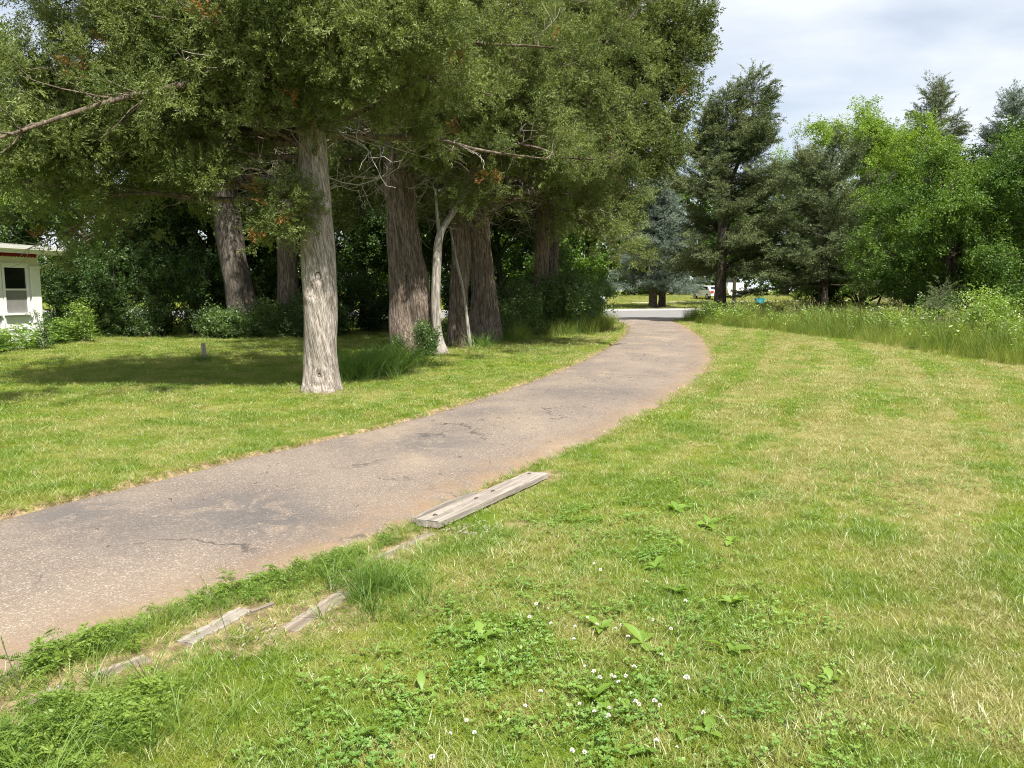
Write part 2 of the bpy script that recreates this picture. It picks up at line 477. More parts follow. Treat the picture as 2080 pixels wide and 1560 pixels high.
# house
M['white'] = plain('white_house_paint', (0.78, 0.78, 0.76), 0.6, 0.3, 3, 0.06, 0.05)
M['white_trim'] = plain('white_trim_paint', (0.80, 0.80, 0.78), 0.5, 0.3, 3, 0.05, 0.03)
M['cream'] = plain('cream_frieze_paint', (0.66, 0.64, 0.52), 0.6, 0.3, 3, 0.06, 0.03)
M['red'] = plain('dark_red_paint', (0.22, 0.014, 0.022), 0.55, 0.3, 5, 0.15, 0.03)
M['shingle'] = plain('grey_shingle', (0.36, 0.35, 0.33), 0.95, 0.1, 25, 0.4, 0.4)
t = NT('window_glass'); g = t.bsdf((0.012, 0.016, 0.014), 0.04, 0.6); M['glass'] = t.m
M['blind'] = plain('grey_window_screen', (0.21, 0.205, 0.195), 0.75, 0.25, 3, 0.1, 0.02)
M['petal'] = plain('clover_flower_white', (0.80, 0.77, 0.72), 0.8, 0.2, 60, 0.2)
M['stem'] = plain('green_stem', (0.10, 0.17, 0.035), 0.7, 0.2)
M['stalk'] = plain('dark_grass_stalk', (0.10, 0.125, 0.06), 0.7, 0.2)
M['boat'] = plain('white_gelcoat', (0.80, 0.80, 0.79), 0.3, 0.5, 2, 0.03, 0.01)
M['tub'] = plain('turquoise_plastic', (0.045, 0.36, 0.47), 0.45, 0.4, 4, 0.08, 0.02)
M['carpaint'] = plain('white_car_paint', (0.75, 0.75, 0.75), 0.25, 0.5, 2, 0.03, 0.0)
M['rubber'] = plain('black_rubber', (0.02, 0.02, 0.02), 0.8, 0.2)
M['redlamp'] = plain('red_lamp_plastic', (0.42, 0.02, 0.015), 0.3, 0.5)
M['stone'] = plain('pale_boulder', (0.42, 0.42, 0.43), 0.9, 0.2, 6, 0.35, 0.5)
M['mulch'] = plain('brown_mulch', (0.13, 0.085, 0.055), 0.95, 0.1, 9, 0.5, 0.8)
# ------------------------------------------------------------------ ground plan
LEFT_PX = [(0,1052),(200,1003),(400,952),(600,908),(800,860),(960,813),(1060,780),(1150,745),(1215,715),(1258,688),(1272,670),(1264,658)]
RIGHT_PX = [(0,1395),(200,1292),(400,1225),(600,1160),(800,1085),(960,1000),(1100,940),(1200,900),(1300,850),(1380,800),(1430,760),(1447,735),(1440,700),(1420,680),(1390,662)]
L_EDGE = catmull([(-9.5,-9.0),(-6.6,-1.5),(-4.75,3.0)] + [gp(*p) for p in LEFT_PX] + [(4.9,42.0),(3.6,45.0)], 10)
R_EDGE = catmull([(-5.6,-9.0),(-3.6,-1.5),(-2.55,1.6)] + [gp(*p) for p in RIGHT_PX] + [(8.7,41.0),(10.4,45.0)], 10)
def resample(P, n):
    s = np.r_[0, np.cumsum(np.hypot(*np.diff(P, axis=0).T))]
    u = np.linspace(0, s[-1], n)
    return np.c_[np.interp(u, s, P[:, 0]), np.interp(u, s, P[:, 1])]
DRIVE_POLY = [tuple(p) for p in resample(L_EDGE, 120)] + [tuple(p) for p in resample(R_EDGE, 120)[::-1]]
LE = [tuple(p) for p in resample(L_EDGE, 90)]
RE = [tuple(p) for p in resample(R_EDGE, 90)]
def street_far(X): return 60.4 + 0.30 * np.clip(X - 7, -12, 12)
def ground_z(X, Y):
    X = np.asarray(X, float); Y = np.asarray(Y, float)
    z = 0.022 + 0.014 * wav(X, Y) + 0.95 * sstep(63, 98, Y) + 0.25 * sstep(100, 180, Y)
    return z
def gz(x, y): return float(ground_z(x, y))

# street first so that the ground can be kept under it
def axis(parts):
    a = []
    for lo, hi, st in parts: a.extend(np.arange(lo, hi, st).tolist())
    return np.array(a + [parts[-1][1]])
gx = axis([(-600,-120,60),(-120,-30,10),(-30,-10,1.0),(-10,-5,0.25),(-5,9,0.10),(9,14,0.3),(14,34,1.0),(34,120,9),(120,600,60)])
gy = axis([(-300,-20,40),(-20,0,2.5),(0,1.6,0.4),(1.6,13,0.10),(13,30,0.2),(30,47,0.5),(47,110,2.0),(110,200,10),(200,900,70)])
GX, GY = np.meshgrid(gx, gy)
GZ = ground_z(GX, GY)
inside = in_poly(GX, GY, DRIVE_POLY)
dE = np.minimum(seg_dist(GX, GY, LE), seg_dist(GX, GY, RE))
GZ = np.where(inside, -0.05, GZ)
st = (GY > 44.0) & (GY < street_far(GX))
GZ = np.where(st, -0.06, GZ)
verge = np.where(inside, 0.7, 0.8 * np.exp(-(dE / 0.07) ** 1.3))
TIMBERS_PX = [((372,1317),(498,1248)), ((580,1290),(705,1210)), ((765,1143),(878,1090)), ((185,1385),(300,1345)), ((30,1445),(140,1400)), ((842,1065),(1112,968))]
for a, b in TIMBERS_PX:
    d = seg_dist(GX, GY, [gp(*a), gp(*b)])
    verge = np.maximum(verge, 1.1 * np.exp(-(d / 0.17) ** 2))
for px, py, rad in [(652,797,0.55),(938,706,0.7),(1060,1075,0.2),(930,1090,0.22),(690,1255,0.22),(520,1300,0.2)]:
    c = gp(px, py); verge = np.maximum(verge, 0.95 * np.exp(-((np.hypot(GX - c[0], GY - c[1]) / rad) ** 3)))
nX, nY = len(gx), len(gy)
idx = np.arange(nX * nY).reshape(nY, nX)
GF = np.stack([idx[:-1,:-1], idx[:-1,1:], idx[1:,1:], idx[1:,:-1]], -1).reshape(-1, 4)
g = mobj('ground', np.c_[GX.ravel(), GY.ravel(), GZ.ravel()], GF, M['soil'], smooth=True, attr={'verge': verge.ravel()})
tag(g, 'mown lawn ground with patches of bare soil', 'ground', kind='structure')

# driveway: a slab with a worn crown and rough edges
NA, NC = 420, 22
A = resample(L_EDGE, NA); B = resample(R_EDGE, NA)
jl = 0.035 * np.interp(np.arange(NA), np.arange(0, NA, 3), R.normal(0, 1, len(np.arange(0, NA, 3))))
jr = 0.045 * np.interp(np.arange(NA), np.arange(0, NA, 3), R.normal(0, 1, len(np.arange(0, NA, 3))))
dirv = (B - A) / np.linalg.norm(B - A, axis=1)[:, None]
A = A + dirv * jl[:, None]; B = B + dirv * jr[:, None]
u = np.linspace(0, 1, NC)
DP = A[:, None, :] * (1 - u)[None, :, None] + B[:, None, :] * u[None, :, None]
DX, DY = DP[..., 0], DP[..., 1]
DZ = 0.016 + 0.020 * (4 * u * (1 - u))[None, :] + 0.006 * wav(DX * 1.7, DY * 1.3)
DZ[:, 0] = -0.05; DZ[:, -1] = -0.05
wid = np.linalg.norm(B - A, axis=1)[:, None]
edge = np.exp(-(((1 - u)[None, :] * wid) / 0.42) ** 2) + 0.7 * np.exp(-((u[None, :] * wid) / 0.14) ** 2)
stain = np.zeros_like(DX)
for px, py, rad, s in [(140,1050,0.38,1.0),(480,1040,0.55,0.9),(540,1065,0.42,1.1),(300,1075,0.55,0.7),(640,1080,0.3,0.7),(880,905,0.55,0.8),(1200,800,0.9,0.7),(980,840,0.5,0.5)]:
    c = gp(px, py); stain = np.maximum(stain, s * np.exp(-(np.hypot(DX - c[0], DY - c[1]) / rad) ** 4))
ii = np.arange(NA * NC).reshape(NA, NC)
DF = np.stack([ii[:-1,:-1], ii[:-1,1:], ii[1:,1:], ii[1:,:-1]], -1).reshape(-1, 4)
d = mobj('driveway', np.c_[DX.ravel(), DY.ravel(), DZ.ravel()], DF, M['asphalt'], smooth=True, attr={'edge': np.clip(edge, 0, 1).ravel(), 'stain': stain.ravel()})
tag(d, 'old brownish asphalt driveway curving away between lawns', 'driveway', kind='structure')
sx = np.linspace(-90, 110, 81)
SV = np.r_[np.c_[sx, np.full(81, 43.6), np.full(81, 0.008)], np.c_[sx, street_far(sx), np.full(81, 0.03)]]
k = np.arange(80)
tag(mobj('street', SV, np.c_[k, k + 1, k + 82, k + 81], M['street']), 'pale grey street crossing behind the driveway', 'street', kind='structure')
KV = []
for x in sx:
    y = float(street_far(x)); KV += [(x, y, 0.0), (x, y, 0.13), (x, y + 0.35, 0.14), (x, y + 0.4, 0.0)]
KF = [(4*i+j, 4*i+4+j, 4*i+5+j, 4*i+1+j) for i in range(80) for j in range(3)]
tag(mobj('kerb', KV, KF, M['concrete']), 'pale concrete kerb along the far side of the street', 'kerb', kind='structure')
FPV = [(14, 75.0, 0.30), (40, 80.0, 0.45), (40, 81.0, 0.48), (14, 76.0, 0.33)]
PV = []
for x in np.linspace(12, 46, 24):
    y = 77 + 0.16 * (x - 12); z0 = gz(x, y); PV += [(x, y, z0 + 0.03), (x, y + 1.0, gz(x, y + 1.0) + 0.03)]
tag(mobj('path', PV, [(2*i, 2*i+2, 2*i+3, 2*i+1) for i in range(23)], M['concrete']), 'thin pale path across the far lawn', 'path', kind='structure')

# ------------------------------------------------------------------ scattered plant pieces
SRC = {}
def source(key, V, F, mat, v):
    o = bpy.data.objects.new('source_' + key, np_mesh('source_' + key, V, F, mat, attr={'v': v}))
    SRC.setdefault(key.split('#')[0], []).append(o)       # kept out of the scene: only its mesh is scattered
    return o

def blades(rng, n, h, hv, spread, width, bend, segs=2, lean=0.25):
    V = []; F = []; A_ = []
    for i in range(n):
        a = rng.uniform(0, 2 * PI); r0 = spread * math.sqrt(rng.uniform())
        p = np.array([r0 * math.cos(a), r0 * math.sin(a), -0.01])
        az = a + rng.normal(0, 0.9); hh = h * rng.uniform(1 - hv, 1 + hv)
        dv = np.array([math.cos(az), math.sin(az), 0]); sd_ = np.array([-dv[1], dv[0], 0])
        tw = rng.uniform(0, PI); sd_ = sd_ * math.cos(tw) + dv * math.sin(tw)
        ln = abs(rng.normal(lean, lean * 0.6)); bd = bend * rng.uniform(0.3, 1.6)
        o = len(V); w0 = width * rng.uniform(0.7, 1.3); sh = rng.uniform()
        for k in range(segs + 1):
            t_ = k / segs
            c = p + np.array([0, 0, 1]) * hh * (t_ - 0.35 * bd * t_ * t_) + dv * hh * (ln * t_ + bd * t_ * t_)
            if k < segs:
                wk = w0 * (1 - 0.45 * t_)
                V += [c - sd_ * wk / 2, c + sd_ * wk / 2]; A_ += [sh, sh]
            else:
                V.append(c); A_.append(sh)
        for k in range(segs - 1):
            b_ = o + 2 * k; F += [(b_, b_ + 1, b_ + 3), (b_, b_ + 3, b_ + 2)]
        b_ = o + 2 * (segs - 1); F.append((b_, b_ + 1, b_ + 2))
    return np.array(V), np.array(F), np.array(A_)

def rhombi(rng, P, D, L, Wd, fold=0.0):
    """flat pointed leaves from P along D: 2 triangles each"""
    n = len(P); D = D / (np.linalg.norm(D, axis=1)[:, None] + 1e-9)
    q = rng.normal(size=(n, 3)); S = np.cross(D, q); S /= np.linalg.norm(S, axis=1)[:, None] + 1e-9
    N = np.cross(S, D)
    L = L[:, None]; Wd = Wd[:, None]
    V = np.stack([P, P + D * L * 0.45 + S * Wd / 2 + N * fold * Wd, P + D * L, P + D * L * 0.45 - S * Wd / 2 + N * fold * Wd], 1).reshape(-1, 3)
    b_ = np.arange(n)[:, None] * 4
    F = np.concatenate([b_ + np.array([0, 1, 2]), b_ + np.array([0, 2, 3])], 0)
    v = np.repeat(rng.uniform(size=n), 4)
    return V, F, v

def spray(rng, n=30, Ln=0.30, ll=0.075, lw=0.018, spread=0.6, flat=1.0, droop=0.0, sprigs=9):
    """a branchlet: sprigs leave a short axis, each set with small pointed leaves"""
    Vs = []; Fs = []; vs_ = []; o = 0; m = n // sprigs
    for k in range(sprigs):
        t0 = (k + rng.uniform(0, 1)) / sprigs
        a = rng.uniform(0, 2 * PI)
        d0 = np.array([rng.uniform(0.5, 1.1), spread * math.cos(a) * 1.4, flat * spread * math.sin(a) * 1.1 - droop])
        d0 /= np.linalg.norm(d0)
        Ls = Ln * (0.62 - 0.3 * t0) * rng.uniform(0.7, 1.2)
        tt = rng.uniform(0.1, 1, m)
        P = np.array([t0 * Ln * 0.9, 0, 0]) + d0 * (tt * Ls)[:, None] + rng.normal(0, 0.010, (m, 3))
        D = d0 + rng.normal(0, 0.55, (m, 3))
        V, F, v = rhombi(rng, P, D, ll * rng.uniform(0.6, 1.3, m), lw * rng.uniform(0.7, 1.3, m), 0.2)
        Vs.append(V); Fs.append(F + o); vs_.append(0.35 * v + 0.65 * rng.uniform()); o += len(V)
    return np.concatenate(Vs), np.concatenate(Fs), np.concatenate(vs_)

def leafy(rng, n=14, Ln=0.30, ll=0.075, lw=0.045, spread=1.0):
    t_ = rng.uniform(0.0, 1, n)
    P = np.c_[t_ * Ln, rng.normal(0, 0.05, n), rng.normal(0, 0.05, n)]
    D = np.c_[rng.uniform(0.1, 1.0, n), rng.normal(0, spread, n), rng.normal(-0.25, 0.5, n)]
    # leaves lie near level so that they catch the light from above
    V, F, v = rhombi(rng, P, D, ll * rng.uniform(0.6, 1.25, n), lw * rng.uniform(0.7, 1.2, n), 0.15)
    return V, F, v

def feather(rng, nleaf=7, h=0.22, ll=0.14, tooth=0.035, pairs=7):
    """a low plant with finely cut leaves"""
    Vs = []; Fs = []; vs_ = []; o = 0
    for i in range(nleaf):
        a = i * 2.4 + rng.uniform(-.3, .3); zb = h * rng.uniform(0.15, 1.0)
        out_ = np.array([math.cos(a), math.sin(a), rng.uniform(0.1, 0.55)]); out_ /= np.linalg.norm(out_)
        side = np.array([-math.sin(a), math.cos(a), 0])
        L_ = ll * rng.uniform(0.7, 1.2)
        P = []; D = []; LL = []
        for k in range(pairs):
            t_ = (k + 1) / pairs
            c = np.array([0, 0, zb]) + out_ * L_ * t_ + np.array([0, 0, -0.06 * t_ * t_])
            for s in (-1, 1):
                P.append(c); D.append(out_ * 0.7 + side * s * 1.0); LL.append(tooth * (1.25 - abs(t_ - 0.45)))
        P.append(np.array([0, 0, zb])); D.append(out_); LL.append(L_)
        V, F, v = rhombi(rng, np.array(P), np.array(D), np.array(LL), np.array(LL[:-1] + [0.0035]) * np.array([0.42] * (len(LL) - 1) + [1.0]), 0)
        Vs.append(V); Fs.append(F + o); vs_.append(v * 0.4 + rng.uniform(0, 0.6)); o += len(V)
    return np.concatenate(Vs), np.concatenate(Fs), np.concatenate(vs_)

def trefoil(rng, n=9):
    Vs = []; Fs = []; vs_ = []; o = 0
    for i in range(n):
        x, y = rng.normal(0, 0.05, 2); z = rng.uniform(0.02, 0.055); r = rng.uniform(0.009, 0.014); a0 = rng.uniform(0, 6.3); v = rng.uniform()
        for k in range(3):
            a = a0 + k * 2.094
            ring = [(x, y, z)]
            for da, rr in ((-0.75, 0.7), (-0.35, 1.15), (0.35, 1.15), (0.75, 0.7)):
                ring.append((x + r * rr * math.cos(a + da), y + r * rr * math.sin(a + da), z + rng.uniform(0.0, 0.006)))
            Vs += ring; Fs += [(o, o+1, o+2), (o, o+2, o+3), (o, o+3, o+4)]; vs_ += [v] * 5; o += 5
    return np.array(Vs), np.array(Fs), np.array(vs_)

def add_src(key, res, mat): source(key, res[0], res[1], mat, res[2])
for i in range(6):
    add_src('lawn#%d' % i, blades(R, 38, 0.031, 0.50, 0.075, 0.0031, 0.6, 2, 0.6), M['lawn'])
    add_src('lawnfar#%d' % i, blades(R, 84, 0.032, 0.45, 0.20, 0.0050, 0.6, 2, 0.55), M['lawn'])
for i in range(5):
    add_src('tall#%d' % i, blades(R, 24, 0.66, 0.42, 0.14, 0.0070, 0.26, 4, 0.15), M['tall'])
    add_src('lush#%d' % i, blades(R, 20, 0.26, 0.40, 0.06, 0.0062, 0.6, 4, 0.30), M['lush'])
    add_src('cedar#%d' % i, spray(R, 154, 0.34, 0.040, 0.0135, sprigs=11), M['cedar'])
    add_src('cedarb#%d' % i, spray(R, 110, 0.38, 0.055, 0.020, sprigs=10), M['cedar_blue'])
    add_src('spruce#%d' % i, spray(R, 144, 0.70, 0.070, 0.022, 0.60, 0.30, 0.06, 12), M['spruce'])
    add_src('blue#%d' % i, spray(R, 144, 0.70, 0.070, 0.026, 0.60, 0.35, 0.03, 12), M['blue_spruce'])
    add_src('pine#%d' % i, spray(R, 72, 0.45, 0.12, 0.016, 0.8, 0.8, 0.1), M['pine'])
    add_src('leaf_light#%d' % i, leafy(R, 46, 0.52, 0.062, 0.038), M['leaf_light'])
    add_src('leaf_mid#%d' % i, leafy(R, 40, 0.50, 0.072, 0.044), M['leaf_mid'])
    add_src('leaf_dark#%d' % i, leafy(R, 36, 0.50, 0.080, 0.052), M['leaf_dark'])
    add_src('leaf_far#%d' % i, leafy(R, 26, 1.0, 0.24, 0.17), M['leaf_mid'])
    add_src('bush#%d' % i, leafy(R, 26, 0.28, 0.052, 0.034), M['bush'])
    add_src('weed#%d' % i, feather(R, 10, 0.13, 0.10, 0.020, 10), M['weed'])
    add_src('fern#%d' % i, feather(R, 11, 0.46, 0.26, 0.055, 10), M['fern'])
    add_src('mleaf#%d' % i, leafy(R, 22, 0.34, 0.070, 0.030, 0.8), M['meadow_leaf'])
    add_src('clover#%d' % i, trefoil(R, 12), M['clover'])
def seedstalk(rng):
    V, F, v = blades(rng, 5, 0.95, 0.2, 0.06, 0.004, 0.12, 3, 0.08)
    Vs, Fs, vs_ = [V], [F], [v]; o = len(V)
    tips = V[v.size // 5 - 1::v.size // 5]
    for tp in tips:
        P = tp + np.c_[rng.normal(0, .008, 7), rng.normal(0, .008, 7), -rng.uniform(0, .12, 7)]
        W_, G_, u_ = rhombi(rng, P, np.c_[rng.normal(0, .3, 7), rng.normal(0, .3, 7), np.ones(7)], np.full(7, 0.05), np.full(7, 0.012))
        Vs.append(W_); Fs.append(G_ + o); vs_.append(u_); o += len(W_)
    return np.concatenate(Vs), np.concatenate(Fs), np.concatenate(vs_)
for i in range(4): add_src('seed#%d' % i, seedstalk(R), M['seed'])

GROUPS = {}
def scatter_group(key):
    if key in GROUPS: return GROUPS[key]
    ng = bpy.data.node_groups.new('scatter_' + key, 'GeometryNodeTree')
    ng.interface.new_socket('Geometry', in_out='INPUT', socket_type='NodeSocketGeometry')
    ng.interface.new_socket('Geometry', in_out='OUTPUT', socket_type='NodeSocketGeometry')
    gi = ng.nodes.new('NodeGroupInput'); go = ng.nodes.new('NodeGroupOutput')
    jn = ng.nodes.new('GeometryNodeJoinGeometry')
    ar = ng.nodes.new('GeometryNodeInputNamedAttribute'); ar.data_type = 'FLOAT_VECTOR'; ar.inputs['Name'].default_value = 'turn'
    er = ng.nodes.new('FunctionNodeEulerToRotation'); ng.links.new(ar.outputs['Attribute'], er.inputs[0])
    asz = ng.nodes.new('GeometryNodeInputNamedAttribute'); asz.data_type = 'FLOAT'; asz.inputs['Name'].default_value = 'size'
    ai = ng.nodes.new('GeometryNodeInputNamedAttribute'); ai.data_type = 'INT'; ai.inputs['Name'].default_value = 'pick'
    for k_, so in enumerate(SRC[key]):
        oi = ng.nodes.new('GeometryNodeObjectInfo'); oi.inputs['Object'].default_value = so
        oi.inputs['As Instance'].default_value = False
        ip = ng.nodes.new('GeometryNodeInstanceOnPoints')
        cp = ng.nodes.new('FunctionNodeCompare'); cp.data_type = 'INT'; cp.operation = 'EQUAL'
        ng.links.new(ai.outputs['Attribute'], cp.inputs[2]); cp.inputs[3].default_value = k_
        ng.links.new(gi.outputs[0], ip.inputs['Points'])
        ng.links.new(cp.outputs[0], ip.inputs['Selection'])
        ng.links.new(oi.outputs['Geometry'], ip.inputs['Instance'])
        ng.links.new(er.outputs[0], ip.inputs['Rotation'])
        ng.links.new(asz.outputs['Attribute'], ip.inputs['Scale'])
        ng.links.new(ip.outputs[0], jn.inputs[0])
    ng.links.new(jn.outputs[0], go.inputs[0])
    GROUPS[key] = ng
    return ng

def scatter(name, key, P, turn, size, parent=None):
    P = np.asarray(P, np.float32); n = len(P)
    me = bpy.data.meshes.new(name)
    me.vertices.add(n); me.vertices.foreach_set('co', P.ravel())
    a = me.attributes.new('turn', 'FLOAT_VECTOR', 'POINT'); a.data.foreach_set('vector', np.asarray(turn, np.float32).ravel())
    a = me.attributes.new('size', 'FLOAT', 'POINT'); a.data.foreach_set('value', np.asarray(size, np.float32) * np.ones(n, np.float32))
    a = me.attributes.new('pick', 'INT', 'POINT'); a.data.foreach_set('value', R.integers(0, len(SRC[key]), n).astype(np.int32))
    o = bpy.data.objects.new(name, me)
    link(o, parent)
    md = o.modifiers.new('scatter', 'NODES'); md.node_group = scatter_group(key)
    me.materials.append(SRC[key][0].data.materials[0])
    return o

def upright(n, tilt=0.15):
    return np.c_[R.normal(0, tilt, n), R.normal(0, tilt, n), R.uniform(0, 2 * PI, n)]
def aim(D, roll=0.6):
    """euler turns that point a piece's +x along D"""
    D = D / (np.linalg.norm(D, axis=1)[:, None] + 1e-9)
    return np.c_[R.normal(0, roll, len(D)), -np.arcsin(np.clip(D[:, 2], -1, 1)), np.arctan2(D[:, 1], D[:, 0])]

# ------------------------------------------------------------------ mown grass
MEADOW_EDGE = [(14.5, 4.0), (12.0, 12.0)] + [gp(*p) for p in [(2080,748),(2000,737),(1900,724),(1800,708),(1700,692),(1560,674),(1440,662),(1390,652)]]
ME = [tuple(p) for p in catmull(MEADOW_EDGE, 8)]
MEADOW_POLY = ME + [(9.5, 43.0), (60, 43.0), (60, 2.0), (16, 2.0)]
BED_EDGE = [gp(-60, 726), gp(0,720), gp(60,712), gp(120,702), gp(182,692)]
BED_POLY = BED_EDGE + [(-13.2, 25.4), (-14.6, 24.0), (-15.6, 17.0)]
TRUNK_CLEAR = [(-3.03,12.12,.33),(-2.6,19.9,.62),(-1.42,22.1,.55),(-0.85,24.6,.5),(-6.94,17.35,.08)]
def free(X, Y, meadow=False):
    ok = ~in_poly(X, Y, DRIVE_POLY) & ~((Y > 43.6) & (Y < street_far(X) + 0.4))
    if not meadow: ok &= ~in_poly(X, Y, MEADOW_POLY)
    ok &= ~in_poly(X, Y, BED_POLY)
    for x, y, r in TRUNK_CLEAR: ok &= np.hypot(X - x, Y - y) > r
    for a, b in TIMBERS_PX: ok &= seg_dist(X, Y, [gp(*a), gp(*b)]) > (0.12 if a[0] == 842 else 0.055)
    return ok
def verge_at(X, Y):
    e = np.minimum(seg_dist(X, Y, LE), seg_dist(X, Y, RE))
    v_ = 0.40 * np.exp(-(e / 0.05) ** 2)
    for a, b in TIMBERS_PX[:-1]: v_ = np.maximum(v_, 0.8 * np.exp(-(seg_dist(X, Y, [gp(*a), gp(*b)]) / 0.16) ** 2))
    return v_
def band(y0, y1, dens, key, size, name, label):
    xm = 0.74 * y1 + 1.0
    n = int(dens * (2 * xm) * (y1 - y0))
    X = R.uniform(-xm, xm, n); Y = R.uniform(y0, y1, n)
    k_ = np.abs(X) < 0.72 * Y + 1.0
    X, Y = X[k_], Y[k_]
    k_ = free(X, Y); X, Y = X[k_], Y[k_]
    k_ = R.uniform(size=len(X)) > 0.9 * verge_at(X, Y); X, Y = X[k_], Y[k_]
    thin = 0.5 + 0.5 * wav(X * 2.2 + 3, Y * 2.6)
    k_ = R.uniform(size=len(X)) > 0.30 * thin; X, Y, thin = X[k_], Y[k_], thin[k_]
    o = scatter(name, key, np.c_[X, Y, ground_z(X, Y)], upright(len(X), 0.16), size * R.uniform(0.7, 1.3, len(X)) * (1.12 - 0.3 * thin))
    tag(o, label, 'grass', kind='stuff')
    return len(X)
NG = 0
NG += band(1.4, 5.0, 1200, 'lawn', 0.92, 'lawn_grass', 'short mown grass nearest the camera')
NG += band(5.0, 9.0, 560, 'lawn', 1.0, 'lawn_grass', 'short mown grass beside the long plank')
NG += band(9.0, 15.0, 150, 'lawnfar', 0.85, 'lawn_grass', 'short mown grass around the nearest cedar')
NG += band(15.0, 26.0, 62, 'lawnfar', 1.05, 'lawn_grass', 'short mown grass along the row of cedars')
NG += band(26.0, 43.5, 20, 'lawnfar', 1.5, 'lawn_grass', 'short mown grass near the end of the driveway')
X = R.uniform(-30, 45, 16000); Y = R.uniform(60.8, 100, 16000)
k_ = (Y > street_far(X) + 0.5) & (np.abs(X - 18) < 30); X, Y = X[k_], Y[k_]
tag(scatter('lawn_grass', 'lawnfar', np.c_[X, Y, ground_z(X, Y)], upright(len(X)), 2.6 * R.uniform(0.7, 1.3, len(X))), 'short mown grass on the far side of the street', 'grass', kind='stuff')

# clover patches
def pts_around(centres, sd_):
    X = []; Y = []
    for (px, py, n, s) in centres:
        c = gp(px, py); X.append(R.normal(c[0], s, n)); Y.append(R.normal(c[1], s * 1.2, n))
    return np.concatenate(X), np.concatenate(Y)
X, Y = pts_around([(1200,1450,36,.24),(1350,1480,30,.28),(980,1480,18,.25),(1500,1290,44,.28),(1180,1080,50,.3),(950,1330,24,.2),(1080,1240,40,.25),(1800,980,60,.35),(1300,1130,30,.3),(760,1480,40,.2),(1650,1480,30,.25),(1420,1010,30,.4)], 0)
k_ = free(X, Y) & (Y > 1.3); X, Y = X[k_], Y[k_]
tag(scatter('clover_cover', 'clover', np.c_[X, Y, ground_z(X, Y)], upright(len(X), .1), R.uniform(.6, 1.05, len(X))), 'low clover leaves spread through the near lawn', 'clover', kind='stuff')

# weeds along the driveway edge by the timbers
def along(n, y0, y1, off0, off1):
    r = R_EDGE[(R_EDGE[:, 1] > y0) & (R_EDGE[:, 1] < y1)]
    i = R.integers(0, len(r) - 1, n); t_ = R.uniform(size=n)[:, None]
    p = r[i] * (1 - t_) + r[i + 1] * t_
    tn = r[i + 1] - r[i]; tn /= np.linalg.norm(tn, axis=1)[:, None]
    nr = np.c_[tn[:, 1], -tn[:, 0]]
    p = p + nr * R.uniform(off0, off1, n)[:, None]
    return p[:, 0], p[:, 1]
X1, Y1 = along(150, 2.0, 4.75, 0.01, 0.17)
X2, Y2 = along(430, 1.2, 3.4, 0.32, 0.90)
X3, Y3 = pts_around([(520,1200,50,.12),(660,1170,60,.12),(740,1120,50,.10),(700,1000,0,.1)], 0)
X = np.r_[X1, X2, X3]; Y = np.r_[Y1, Y2, Y3]
k_ = ~in_poly(X, Y, DRIVE_POLY) | (R.uniform(size=len(X)) < 0.05)
for a, b in TIMBERS_PX: k_ &= seg_dist(X, Y, [gp(*a), gp(*b)]) > 0.085
k_ &= (wav(X * 5 + 1, Y * 5) > -0.15)
X, Y = X[k_], Y[k_]
tag(scatter('weed_cover', 'weed', np.c_[X, Y, ground_z(X, Y)], upright(len(X), .25), R.uniform(.4, .95, len(X)) * np.r_[np.full(0, 1.0), np.where(Y > 3.3, .62, 1.0)]), 'feathery green weeds growing along the driveway timbers', 'weeds', kind='stuff')
X1, Y1 = along(260, 1.9, 5.6, 0.0, 0.25)
X2, Y2 = along(60, 1.2, 3.2, 0.35, 1.0)
X3, Y3 = pts_around([(760,1205,26,.12),(800,1230,14,.12),(720,1225,8,.08),(120,1480,9,.15),(300,1500,6,.15)], 0)
X = np.r_[X1, X2, X3]; Y = np.r_[Y1, Y2, Y3]
sz = np.r_[R.uniform(.14, .36, len(X1)), R.uniform(.35, .75, len(X2)), R.uniform(.4, 0.75, len(X3))]
k_ = ~in_poly(X, Y, DRIVE_POLY)
for a, b in TIMBERS_PX: k_ &= seg_dist(X, Y, [gp(*a), gp(*b)]) > 0.07
X, Y, sz = X[k_], Y[k_], sz[k_]
tag(scatter('grass_tufts', 'lush', np.c_[X, Y, ground_z(X, Y)], upright(len(X), .15), sz), 'longer green grass tufts beside the buried timbers', 'grass', kind='stuff')
# long grass round the foot of the second cedar and behind the first
X, Y = pts_around([(740,765,60,.35),(800,745,60,.35),(720,775,30,.2),(770,755,40,.3),(960,706,15,.4),(1000,690,40,.5)], 0)
tag(scatter('grass_tufts', 'lush', np.c_[X, Y, ground_z(X, Y)], upright(len(X), .15), R.uniform(1.2, 2.1, len(X))), 'unmown dark green grass at the foot of the big cedar', 'grass', kind='stuff')

